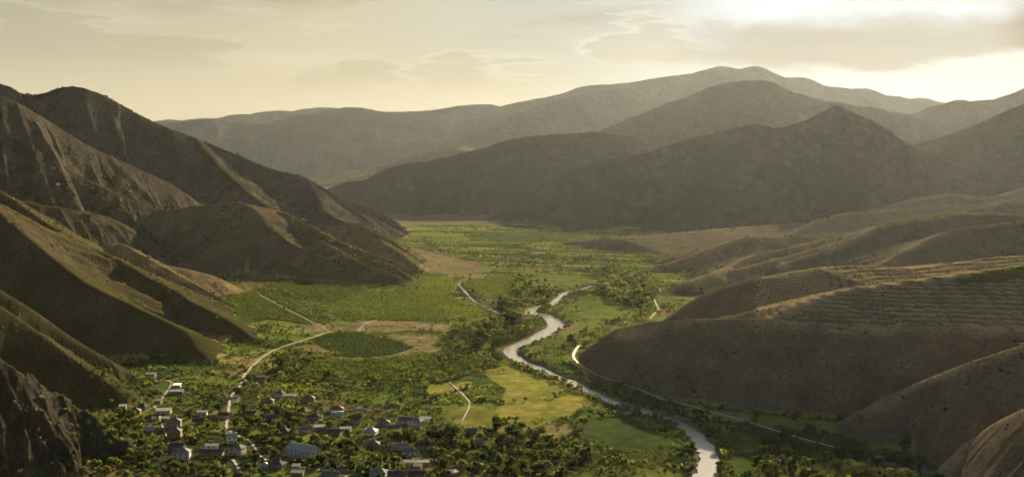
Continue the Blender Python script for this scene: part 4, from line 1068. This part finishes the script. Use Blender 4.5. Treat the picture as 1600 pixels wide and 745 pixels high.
# short names of landmarks for telling trees apart
SHORT = {}
def shorten(lb):
    import re
    s = re.sub(r'\b(directly|just|half|right|alone|standing)\b', '', lb)
    for cut in (' beside ', ' above ', ' below ', ' among ', ' at ', ' on ', ' by ', ' between ', ' behind ', ' in ', ' tucked ', ' left ', ' right ', ' of ', ' touching ', ' against ', ',', ' highest '):
        j = s.find(cut)
        if j > 10: s = s[:j]
    return 'the '+' '.join(s.split())
for h in HOUSES: SHORT.setdefault(shorten(h[3]), []).append((h[0], h[1]))
MARKS = [(v[0][0], v[0][1], k) for k, v in SHORT.items() if len(v) == 1 and len(k.split()) <= 8]
for px, py, nm in ((880,640,'the right end of the golden meadow'), (800,620,'the upper golden meadow'), (730,650,'the green meadow with the ochre path'), (700,606,'the small yellow field'), (990,680,'the dark green riverside field'), (1150,690,'the oval green plot'), (1155,722,'the lower right green plot'), (1097,690,'the wide river reach'), (1040,655,'the river bend'), (957,627,'the hidden river reach'), (870,588,'the river at the golden meadow'), (797,548,'the sharp river elbow'), (866,508,'the pale gravel bend of the river'), (900,556,'the curve of the straight road'), (1000,611,'the straight road at the hill foot'), (1120,646,'the straight road'), (1225,678,'the road junction'), (1300,697,'the far end of the straight road'), (398,568,'the curving valley road'), (560,545,'the dark lens shaped vineyard'), (985,458,'the right grove'), (725,448,'the stony stream'), (800,490,'the tall tree clump'), (540,490,'the broad left vineyards'), (750,520,'the thicket left of the river'), (1400,725,'the right wood'), (1250,720,'the dark wood under the road'), (160,690,'the wooded left slope'), (230,600,'the dirt track'), (320,620,'the scrubby bank above the lane'), (600,575,'the orchard rows'), (500,605,'the little yellow strip field'), (880,440,'the far green fields'), (955,418,'the tall poplar pair'), (930,700,'the orchard below the dark field'), (830,700,'the wood below the golden meadow')):
    q = hit(px, py); MARKS.append((q[0], q[1], nm))
MK = np.array([(m[0], m[1]) for m in MARKS])
used_labels = {}
KW = {'round': ['rounded', 'round crowned', 'domed', 'ball crowned'], 'spread': ['broad', 'spreading', 'flat topped', 'wide crowned'], 'tall': ['upright', 'narrow crowned', 'tall oval', 'slim'], 'poplar': ['columnar', 'slender', 'columnar', 'slender'], 'bush': ['low', 'squat', 'bushy', 'shrubby']}
def describe(x, y, h, kind, v):
    tone = {'dark': 'dark green', 'mid': 'green', 'light': 'bright green', 'olive': 'olive green'}[TONE_OF[kind][v]]
    size = 'large' if h > 9.5 else ('medium' if h > 6.8 else 'small')
    noun = 'poplar' if kind == 'poplar' else 'tree'
    dd = np.hypot(MK[:, 0]-x, (MK[:, 1]-y)*.8)
    base = None
    for k in np.argsort(dd)[:6]:
        mx_, my_, nm = MARKS[k]
        r = math.hypot(mx_, my_); ux, uy = mx_/r, my_/r
        al = (x-mx_)*ux+(y-my_)*uy; ac = (x-mx_)*uy-(y-my_)*ux
        if abs(al) > abs(ac)*1.2: rel_ = 'behind' if al > 0 else 'in front of'
        else: rel_ = 'right of' if ac > 0 else 'left of'
        far_ = 'close ' if dd[k] < 14 else ('well ' if dd[k] > 45 else '')
        for words in (f'{size} {KW[kind][v]} {tone} {noun} {far_}{rel_} {nm}',):
            if words not in used_labels and len(words.split()) <= 16:
                used_labels[words] = 1; return words
            base = base or words
    return base
NAMES = {'round': 'broadleaf_tree', 'spread': 'walnut_tree', 'tall': 'tall_tree', 'poplar': 'poplar_tree', 'bush': 'bush'}
for i in np.nonzero(ind)[0]:
    x, y, h, k = TP[i]; kind = KINDS[int(k)]; v = int(rng.integers(0, 4))
    cme, tme = get_templ(kind, v)
    nm = 'poplar_tree' if kind == 'poplar' else 'tree'
    r = bpy.data.objects.new(nm, None); COL.objects.link(r)
    r.location = (x, y, tz[i]-.05); r.rotation_euler = (0, 0, rng.uniform(0, 6.28)); s = h*rng.uniform(.9, 1.15); r.scale = (s, s, h)
    tagobj(r, describe(x, y, h, kind, v), 'tree', 'trees of the valley floor')
    for n_, me_ in (('crown', cme), ('trunk', tme)):
        c = bpy.data.objects.new(n_, me_); COL.objects.link(c); c.parent = r
log('individual trees')
# everything farther or smaller: one object of many crowns
SMALL = {}
for kind in KINDS:
    for i in range(4):
        tone = TONE_OF[kind][i]
        SMALL[(KINDS.index(kind), i)] = (crown_template(kind, tone, 500+i*11+len(kind), 12, 9, .15 if kind != 'poplar' else .10), crown_template(kind, tone, 700+i*11+len(kind), 8, 5, .24 if kind != 'poplar' else .14))
def joined(name, pts, zz, label, cat):
    V = []; Cc = []
    fars = pts[:, 1] > 1500
    var = rng.integers(0, 4, len(pts))
    for key in SMALL:
        for lod in (0, 1):
            m = (pts[:, 3] == key[0]) & (var == key[1]) & (fars == bool(lod)); n = int(m.sum())
            if not n: continue
            v, c = SMALL[key][lod]
            a = rng.uniform(0, 6.28, n); ca_, sa_ = np.cos(a)[:, None], np.sin(a)[:, None]
            h = pts[m, 2][:, None]; w_ = h*rng.uniform(.9, 1.25, (n, 1))
            X = (v[None, :, 0]*ca_-v[None, :, 1]*sa_)*w_+pts[m, 0][:, None]; Y = (v[None, :, 0]*sa_+v[None, :, 1]*ca_)*w_+pts[m, 1][:, None]
            Z = v[None, :, 2]*h+zz[m][:, None]
            V.append(np.stack([X, Y, Z], 2).reshape(-1, 3)); Cc.append((c[None]*rng.uniform(.75, 1.3, (n, 1, 1))).reshape(-1, 3))
    V = np.concatenate(V); Cc = np.concatenate(Cc)
    o = mesh_np(name, V, quads(len(V)//4), M_LEAF, Cc, False)
    return tagobj(o, label, cat, None, 'stuff')
rest = ~ind
joined('woodland', TP[rest & ~isbush], tz[rest & ~isbush], 'far and smaller trees spread over the whole valley floor', 'woodland')
joined('undergrowth', TP[isbush], tz[isbush], 'low bushes between the trees and along the water', 'undergrowth')
log('stuff trees')

# ------------------------------------------------------------------ crops in rows
def rows_in(polys, direction, row, gap, h, tone, label, name='vineyard', p=.93, any_z=False, size=1.0, nq=5, jit=.15, world=None):
    Vs = []; Cs = []
    for poly in polys:
        P = to_floor(poly) if world is None else poly
        ca_, sa_ = math.cos(direction), math.sin(direction)
        U = P[:, 0]*ca_+P[:, 1]*sa_; W_ = -P[:, 0]*sa_+P[:, 1]*ca_
        uu, ww = np.meshgrid(np.arange(U.min(), U.max(), gap), np.arange(W_.min(), W_.max(), row))
        uu = uu.ravel()+rng.normal(size=uu.size)*gap*.2; ww = ww.ravel()+rng.normal(size=ww.size)*row*jit*.5
        X = uu*ca_-ww*sa_; Y = uu*sa_+ww*ca_
        ok = inpoly(P, X, Y) & (rng.random(X.size) < p*(.75+.5*vnoise(X/18, Y/18, 12)))
        X, Y = X[ok], Y[ok]
        ok = clear_of(X, Y, np.full(len(X), h*.5)); X, Y = X[ok], Y[ok]
        Z = height(X, Y); n = len(X)
        if not n: continue
        cent = np.repeat(np.stack([X, Y, Z+h*.5], 1), nq, 0)+rng.normal(size=(n*nq, 3))*np.array([.32, .32, .26])*h*size
        q = leaf_quads(cent, np.full(n*nq, h*.85*size), rng)
        c = np.repeat((np.array(tone)[None]*rng.uniform(.7, 1.3, (n, 1))), nq*4, 0)
        Vs.append(q); Cs.append(c)
    V = np.concatenate(Vs); Cs = np.concatenate(Cs)
    o = mesh_np(name, V, quads(len(V)//4), M_LEAF, Cs, False)
    return tagobj(o, label, name.replace('_', ' '), None, 'stuff')
VG, VL, VD = (.072, .092, .025), (.105, .128, .032), (.043, .059, .019)
rows_in([F['vine_a'][0], F['vine_b'][0]], .95, 8.0, 1.9, 1.7, VG, 'leafy vineyard strips under the left hills')
rows_in([F['vine_c'][0]], .75, 8.5, 1.9, 1.8, VG, 'broad green vineyard in the middle of the left bank')
rows_in([F['vine_d'][0]], 1.25, 9.5, 1.9, 2.0, VL, 'bright striped vineyard left of the stony stream')
rows_in([F['vine_e'][0]], 1.35, 10.0, 1.9, 2.0, VL, 'striped vineyard right of the stony stream')
rows_in([[(690,478),(755,480),(757,494),(700,500)]], 1.3, 8.5, 1.8, 1.8, VL, 'small bright striped plot below the stony stream')
rows_in([F['vine_f'][0]], .6, 3.6, 2.2, 1.3, VD, 'dark lens shaped vineyard below the dry golden bank')
rows_in([F['orchard'][0]], -.45, 6.0, 4.2, 2.4, VG, 'orchard rows above the village', 'orchard', size=.85)
rows_in([F['vines_g'][0], F['vines_h'][0]], -.6, 4.0, 2.2, 1.5, VG, 'vine rows beside the golden fields')
rows_in([[(405,612),(470,600),(480,615),(430,640),(400,636)], [(440,640),(470,628),(478,640),(455,650)]], -.9, 4.0, 2.2, 1.6, VL, 'striped vine plots at the top of the village')
rows_in([F['dark_b'][0]], .5, 4.0, 2.4, .9, VG, 'short crop rows in the riverside field', 'crop_rows')
rows_in([[(890,672),(960,700),(1000,735),(990,760),(930,745),(870,690)]], -.5, 6.0, 4.5, 2.6, VD, 'orchard below the dark riverside field', 'orchard', size=.8)
rows_in([[(1185,702),(1280,698),(1300,720),(1200,745),(1180,730)]], .4, 6.0, 4.0, 2.6, VD, 'shaded orchard rows under the right hill', 'orchard', size=.8)
hp = np.array([hit(*q)[:2] for q in ((1494,434),(1540,425),(1600,416),(1640,413),(1640,427),(1580,435),(1530,442))])
rows_in([hp], .2, 3.4, 2.0, 1.2, VD, 'dark green planted strip on top of the terraced hill', world=True)
# the other parcels: rows in some, scattered growth in the rest
gp = [(470,590),(640,640)]
X = rng.uniform(-620, 620, 260000); Y = 690+2300*rng.random(260000)**1.35
wobx = fbm(X/60, Y/60, 2, 61)*9
u_ = (X*ca-Y*sa)+wobx; v_ = (X*sa+Y*ca)+wobx*.7
bg_ = np.floor(v_/46); u2_ = u_+_hash(bg_.astype(np.int32), np.zeros_like(bg_, np.int32), 3)*90; pu_ = np.floor(u2_/88)
hh1 = _hash(pu_.astype(np.int32), bg_.astype(np.int32), 4); hh2 = _hash(pu_.astype(np.int32), bg_.astype(np.int32), 9)
rowm = np.abs(v_/5.5-np.rint(v_/5.5))*5.5 < .9
dens = np.where(hh2 < .38, rowm*1.0, np.where(hh2 < .66, .008, .05+.3*(hh2 > .84)))
ed = np.minimum(np.abs(v_/46-np.rint(v_/46))*46, np.abs(u2_/88-np.rint(u2_/88))*88)
dens = np.where(ed < 1.6, .75, dens)
g_ = gidx(X, Y)
keep = (rng.random(X.size) < dens) & (gid[g_] < 0) & (np.hypot(X, Y) < 3200)
for nm in ('dry_bank', 'dry_bank_b', 'dry_bank_c', 'meadow_a', 'meadow_b', 'meadow_c', 'gold_small', 'gold_tiny', 'dark_a', 'green_r1', 'green_r2', 'bright_a', 'bright_b', 'bright_c', 'far_tan', 'dry_far', 'vine_d', 'vine_e', 'vine_f', 'vine_c'):
    keep &= ~(inpoly(to_floor(F[nm][0]), X, Y) & (rng.random(X.size) < .985))
ppx, ppy = project(X, Y, np.zeros_like(X)); keep &= (ppx > -40) & (ppx < 1640)
X, Y = X[keep], Y[keep]; ed = ed[keep]
ok = clear_of(X, Y, np.full(len(X), 1.5)); X, Y = X[ok], Y[ok]; ed = ed[ok]
n = len(X); hB = np.where(ed < 1.6, rng.uniform(1.2, 3.2, n), rng.uniform(.8, 2.0, n))
nq = 5
cent = np.repeat(np.stack([X, Y, height(X, Y)+hB*.45], 1), nq, 0)+rng.normal(size=(n*nq, 3))*np.repeat(hB, nq)[:, None]*np.array([.4, .4, .25])
q = leaf_quads(cent, np.repeat(hB, nq)*.8, rng)
tn = np.array([TONES['mid'], TONES['light'], TONES['dark'], TONES['olive']])[rng.integers(0, 4, n)]*rng.uniform(.8, 1.3, (n, 1))
o = mesh_np('field_growth', q, quads(n*nq), M_LEAF, np.repeat(tn, nq*4, 0), False)
tagobj(o, 'low hedges, crops and weeds over the small fields of the valley', 'field growth', None, 'stuff')
log('crops %d' % n)

# ------------------------------------------------------------------ scrub on the hills
cell = np.abs(RR[:, None]*(TH[1]-TH[0])*np.gradient(RR)[:, None]*np.ones((1, NT))).ravel()
SD = {'left_peak': .016, 'left_shoulder': .016, 'knob_hill': .018, 'spur_mound': .012, 'low_mound': .008, 'left_spur': .012, 'near_spur': .014, 'rocky_spur': .11, 'terraced_hill': .009, 'near_hill': .014, 'dark_hill': .005, 'low_ridges': .008, 'upper_ridges': .0015, 'peak_mountain': .0012, 'domed_mountain': .0010, 'east_mountain': .0006}
for (side, names, lab) in (('scrub', ['left_peak', 'left_shoulder', 'knob_hill', 'spur_mound', 'low_mound', 'left_spur', 'near_spur', 'rocky_spur'], 'dark scrub dotting the left slopes'), ('scrub', ['terraced_hill', 'near_hill', 'dark_hill', 'low_ridges', 'upper_ridges', 'peak_mountain', 'domed_mountain', 'east_mountain'], 'dark scrub dotting the right hills and mountains')):
    den = np.zeros(len(gx), np.float32)
    for n_ in names: den[gid == name2i[n_]] = SD[n_]
    cl = sstep(-.15, .45, fbm(gx/70, gy/70, 4, 301))
    pr = den*cell*cl*1.6*VIS*(PXX > -60)*(PXX < 1660)
    pick = np.nonzero(rng.random(len(gx)) < pr)[0]
    X = gx[pick]+rng.uniform(-1, 1, len(pick))*gy[pick]*.0012; Y = gy[pick]+rng.uniform(-1, 1, len(pick))*gy[pick]*.0013
    n = len(pick); hB = rng.uniform(.6, 1.0, n)*np.where(rng.random(n) < .15, 3.0, 1.7)*np.clip(Y/1400, .8, 1.6)
    nq = 5
    cent = np.repeat(np.stack([X, Y, height(X, Y)+hB*.3], 1), nq, 0)+rng.normal(size=(n*nq, 3))*np.repeat(hB, nq)[:, None]*np.array([.4, .4, .2])
    q = leaf_quads(cent, np.repeat(hB, nq)*.9, rng)
    tn = np.array([TONES['dark'], TONES['olive'], TONES['dark'], (.06, .055, .035)])[rng.integers(0, 4, n)]*rng.uniform(.7, 1.2, (n, 1))
    o = mesh_np(side, q, quads(n*nq), M_LEAF, np.repeat(tn, nq*4, 0), False)
    tagobj(o, lab, 'scrub', None, 'stuff')
    log('scrub %d' % n)

# pale stones on the bare right hillsides
den = np.zeros(len(gx), np.float32)
for n_, d_ in (('terraced_hill', .012), ('near_hill', .02), ('rocky_spur', .02), ('dark_hill', .003)): den[gid == name2i[n_]] = d_
pr = den*cell*VIS*(PXX > -40)*(PXX < 1640)*sstep(-.3, .5, fbm(gx/30, gy/30, 3, 311))
pick = np.nonzero(rng.random(len(gx)) < pr)[0]; n = len(pick)
X = gx[pick]+rng.uniform(-1.2, 1.2, n); Y = gy[pick]+rng.uniform(-1.2, 1.2, n)
oc = np.array([(1,0,0),(0,1,0),(-1,0,0),(0,-1,0),(0,0,1),(0,0,-1)], float); of = np.array([(0,1,4),(1,2,4),(2,3,4),(3,0,4),(1,0,5),(2,1,5),(3,2,5),(0,3,5)])
sz = rng.uniform(.25, .7, n)*np.where(rng.random(n) < .06, 2., 1.)
V = (oc[None]*(sz[:, None, None]*rng.uniform(.6, 1.4, (n, 6, 1))))+np.stack([X, Y, height(X, Y)+.1], 1)[:, None, :]
o = mesh_np('stones', V.reshape(-1, 3), (of[None]+6*np.arange(n)[:, None, None]).reshape(-1, 3), plain_mat('pale_stone', (.30, .26, .22), .95, .25, .5), None, False)
tagobj(o, 'pale loose stones scattered over the bare hillsides', 'stones', None, 'stuff')
log('stones %d' % n)
SKY_STRENGTH = .05
HAZE_SUB = (.16, .14, .09)
HAZE_SUN = (.42, .37, .28)
# ------------------------------------------------------------------ sky
SUN_AZ, SUN_EL = math.radians(19), math.radians(15)
w = bpy.data.worlds.new('World'); SC.world = w; w.use_nodes = True
nt = w.node_tree
for n in list(nt.nodes): nt.nodes.remove(n)
LNK = nt.links.new
class E:
    """tiny expression wrapper round Math nodes"""
    def __init__(s, sock): s.s = sock
    @staticmethod
    def m(op, *a, clamp=False):
        n = nt.nodes.new('ShaderNodeMath'); n.operation = op; n.use_clamp = clamp
        for i, v in enumerate(a):
            if isinstance(v, E): LNK(v.s, n.inputs[i])
            else: n.inputs[i].default_value = v
        return E(n.outputs[0])
    def __add__(s, o): return E.m('ADD', s, o)
    __radd__ = __add__
    def __sub__(s, o): return E.m('SUBTRACT', s, o)
    def __rsub__(s, o): return E.m('SUBTRACT', o, s)
    def __mul__(s, o): return E.m('MULTIPLY', s, o)
    __rmul__ = __mul__
    def __truediv__(s, o): return E.m('DIVIDE', s, o)
def smooth(a, b, x):
    n = nt.nodes.new('ShaderNodeMapRange'); n.interpolation_type = 'SMOOTHSTEP'
    n.inputs['From Min'].default_value = a; n.inputs['From Max'].default_value = b
    LNK(x.s, n.inputs['Value']); return E(n.outputs[0])
def noise(x, y, z, detail=5, rough=.5):
    c = nt.nodes.new('ShaderNodeCombineXYZ')
    for i, v in enumerate((x, y, z)):
        if isinstance(v, E): LNK(v.s, c.inputs[i])
        else: c.inputs[i].default_value = v
    n = nt.nodes.new('ShaderNodeTexNoise'); n.inputs['Scale'].default_value = 1; n.inputs['Detail'].default_value = detail; n.inputs['Roughness'].default_value = rough
    LNK(c.outputs[0], n.inputs['Vector']); return E(n.outputs['Fac'])
def rgb(c):
    n = nt.nodes.new('ShaderNodeRGB'); n.outputs[0].default_value = (*c, 1); return n.outputs[0]
def cmix(a, b, t):
    n = nt.nodes.new('ShaderNodeMix'); n.data_type = 'RGBA'; n.clamp_factor = True
    LNK(a, n.inputs['A']); LNK(b, n.inputs['B'])
    if isinstance(t, E): LNK(t.s, n.inputs['Factor'])
    else: n.inputs['Factor'].default_value = t
    return n.outputs['Result']
sky = nt.nodes.new('ShaderNodeTexSky'); sky.sky_type = 'NISHITA'; sky.sun_disc = False
sky.sun_elevation = SUN_EL; sky.sun_rotation = SUN_AZ; sky.dust_density = 3.0; sky.air_density = 1.0
tc = nt.nodes.new('ShaderNodeTexCoord'); sx = nt.nodes.new('ShaderNodeSeparateXYZ'); LNK(tc.outputs['Generated'], sx.inputs[0])
dx, dy, dz = E(sx.outputs[0]), E(sx.outputs[1]), E(sx.outputs[2])
az = E.m('ARCTAN2', dx, dy)
hr = E.m('SQRT', dx*dx+dy*dy)
el = E.m('ARCTAN2', dz, hr)
X = az*1790.0+800.0           # bearing and height over the horizon in convenient units
Y = el*-1715.0+255.0
sdir = (math.sin(SUN_AZ)*math.cos(SUN_EL), math.cos(SUN_AZ)*math.cos(SUN_EL), math.sin(SUN_EL))
cs = dx*sdir[0]+dy*sdir[1]+dz*sdir[2]
ang = E.m('ARCCOSINE', E.m('MINIMUM', cs, .99999))
near = smooth(1.05, .05, ang)            # 1 towards the sun
def disp(c, k=1.0, sub=HAZE_SUB):
    """the radiance that shows as this screen colour at the scene's exposure, less what the haze in front adds"""
    o = []
    for i, v in enumerate(c):
        v = v/255.0; l = v/12.92 if v <= .04045 else ((v+.055)/1.055)**2.4
        o.append(max(.02, (l-sub[i])*k/(2**EXPOSURE)/SKY_STRENGTH))
    return rgb(o)
veil = cmix(disp((211, 204, 178)), disp((228, 214, 177)), smooth(.95, .45, ang))
veil = cmix(veil, disp((248, 244, 224), 1.0, HAZE_SUN), smooth(.58, .26, ang))
veil = cmix(veil, disp((254, 255, 250), 1.5, HAZE_SUN), smooth(.34, .14, ang))
# low band near the horizon is warmer
veil = cmix(veil, disp((228, 213, 172)), smooth(30, 165, Y)*smooth(.12, .40, ang)*.75)
# broad soft streaks, tilted
st = noise((X*.985+Y*-.17)/620.0, (Y*.985+X*.17)/85.0, 3.3, 4, .45)
veil = cmix(veil, disp((196, 186, 158)), smooth(.44, .66, st)*smooth(95, 10, Y)*smooth(1250, 900, X)*.75)
st2 = noise((X*.99+Y*.1)/480.0, (Y*.99-X*.06)/50.0, 8.1, 6, .55)
veil = cmix(veil, disp((236, 226, 196)), smooth(.48, .66, st2)*smooth(1.2, .3, ang)*smooth(160, 110, Y)*.6)
# heaped clouds above the far ranges: lit rims over darker bellies
def heap(seed, yc, half, x0, x1, belly, rim, amt, sx, sy):
    global veil
    n = noise(X/sx, Y/sy, seed, 10, .60)
    lim = smooth(x0, x0+140, X)*smooth(x1, x1-140, X)
    body = n+(E.m('ABSOLUTE', Y-yc))*(-.11/half)+(lim-1.0)*.3
    f = smooth(.38, .49, body)*smooth(yc+half*1.5, yc+half*.3, Y)
    r = smooth(.385, .415, body)*smooth(.47, .42, body)*smooth(yc+half*.6, yc-half*.2, Y)
    veil = cmix(veil, disp(belly), f*amt)
    veil = cmix(veil, disp(rim), r*.45)
heap(1.7, 96, 42, 330, 720, (208, 196, 160), (238, 229, 198), .6, 290.0, 52.0)
heap(4.2, 120, 34, 560, 960, (212, 200, 166), (240, 232, 204), .55, 300.0, 44.0)
heap(5.2, 88, 30, 820, 1330, (216, 202, 170), (246, 241, 218), .55, 320.0, 46.0)
heap(9.4, 84, 34, -400, 480, (206, 196, 162), (228, 219, 188), .55, 300.0, 46.0)
# big soft cloud beside the sun with a bright gap below
q = noise(X/230.0, Y/90.0, 12.4, 6, .55)
yb = Y+(q-.5)*90.0
big = smooth(1010, 1200, X+(q-.5)*300.0)*smooth(14, 62, yb-(X-1200.0)*.03)*smooth(122, 86, yb-smooth(1560, 1350, X)*10.0)
veil = cmix(veil, disp((233, 221, 196), 1.0, HAZE_SUN), big*.9)
edgec = smooth(1520, 1620, X+(q-.5)*80.0)*smooth(132, 88, yb)*smooth(-30, 40, yb)
veil = cmix(veil, disp((214, 196, 164), 1.0, HAZE_SUN), edgec*.85)
gap = smooth(1180, 1330, X)*smooth(94, 112, yb)
veil = cmix(veil, disp((254, 250, 232), 1.15, HAZE_SUN), gap*.9)
# the veil thins away from the sun, overhead and behind, to keep the ambient fill low
thin = smooth(1.9, .75, ang)*E.m('MAXIMUM', smooth(.30, .18, el), smooth(.55, .25, ang)*smooth(.60, .35, el))
dim_layer = cmix(sky.outputs[0], rgb((.32, .31, .30)), smooth(.12, .4, el)*.85)   # made-up grey layer overhead, added to dim the sky fill
skycol = cmix(dim_layer, veil, thin)
bg = nt.nodes.new('ShaderNodeBackground'); bg.inputs['Strength'].default_value = SKY_STRENGTH
LNK(skycol, bg.inputs['Color'])
wo = nt.nodes.new('ShaderNodeOutputWorld'); LNK(bg.outputs[0], wo.inputs['Surface'])

ld = bpy.data.lights.new('sun', 'SUN'); ld.energy = 5.0; ld.angle = math.radians(.5); ld.color = (1, .84, .58)
so = bpy.data.objects.new('sun', ld); COL.objects.link(so)
so.rotation_euler = Vector(sdir).to_track_quat('Z', 'Y').to_euler()

# ------------------------------------------------------------------ haze: one box of even air round the whole scene
bm = bmesh.new(); bmesh.ops.create_cube(bm, size=1)
me = bpy.data.meshes.new('haze'); bm.to_mesh(me); bm.free()
hz = bpy.data.objects.new('haze', me); COL.objects.link(hz)
zlo, zhi = float(H.min())-1.5, float(H.max())+25
hz.scale = (25000, 18900, zhi-zlo); hz.location = (0, 8500, (zhi+zlo)/2)
m, hnt, hout = newmat('haze')
pv = hnt.nodes.new('ShaderNodeVolumePrincipled')
pv.inputs['Color'].default_value = (.86, .91, .92, 1); pv.inputs['Density'].default_value = 3.9e-6
pv.inputs['Anisotropy'].default_value = .56
pv.inputs['Density Attribute'].default_value = ''
hnt.links.new(pv.outputs[0], hout.inputs['Volume'])
me.materials.append(m)
tagobj(hz, 'golden dusty haze filling the valley air', 'haze', None, 'stuff')

# ------------------------------------------------------------------ camera and render settings
cd = bpy.data.cameras.new('camera'); cam = bpy.data.objects.new('camera', cd); COL.objects.link(cam)
cam.location = (0, 0, CAMH); cam.rotation_euler = (PI/2-PITCH, 0, 0)
cd.sensor_fit = 'HORIZONTAL'; cd.angle = 2*math.atan(800/FPX); cd.clip_start = 1; cd.clip_end = 60000
SC.camera = cam
vs = SC.view_settings; vs.view_transform = 'Standard'; vs.look = 'None'; vs.exposure = EXPOSURE; vs.gamma = 1; vs.use_curve_mapping = False
cy = SC.cycles
cy.max_bounces = 5; cy.diffuse_bounces = 2; cy.glossy_bounces = 2; cy.transmission_bounces = 4; cy.volume_bounces = 0; cy.transparent_max_bounces = 6
cy.use_denoising = DENOISE; cy.sample_clamp_indirect = 4
cy.volume_step_rate = 1
try: cy.denoising_prefilter = 'ACCURATE'
except Exception: pass
log('done')
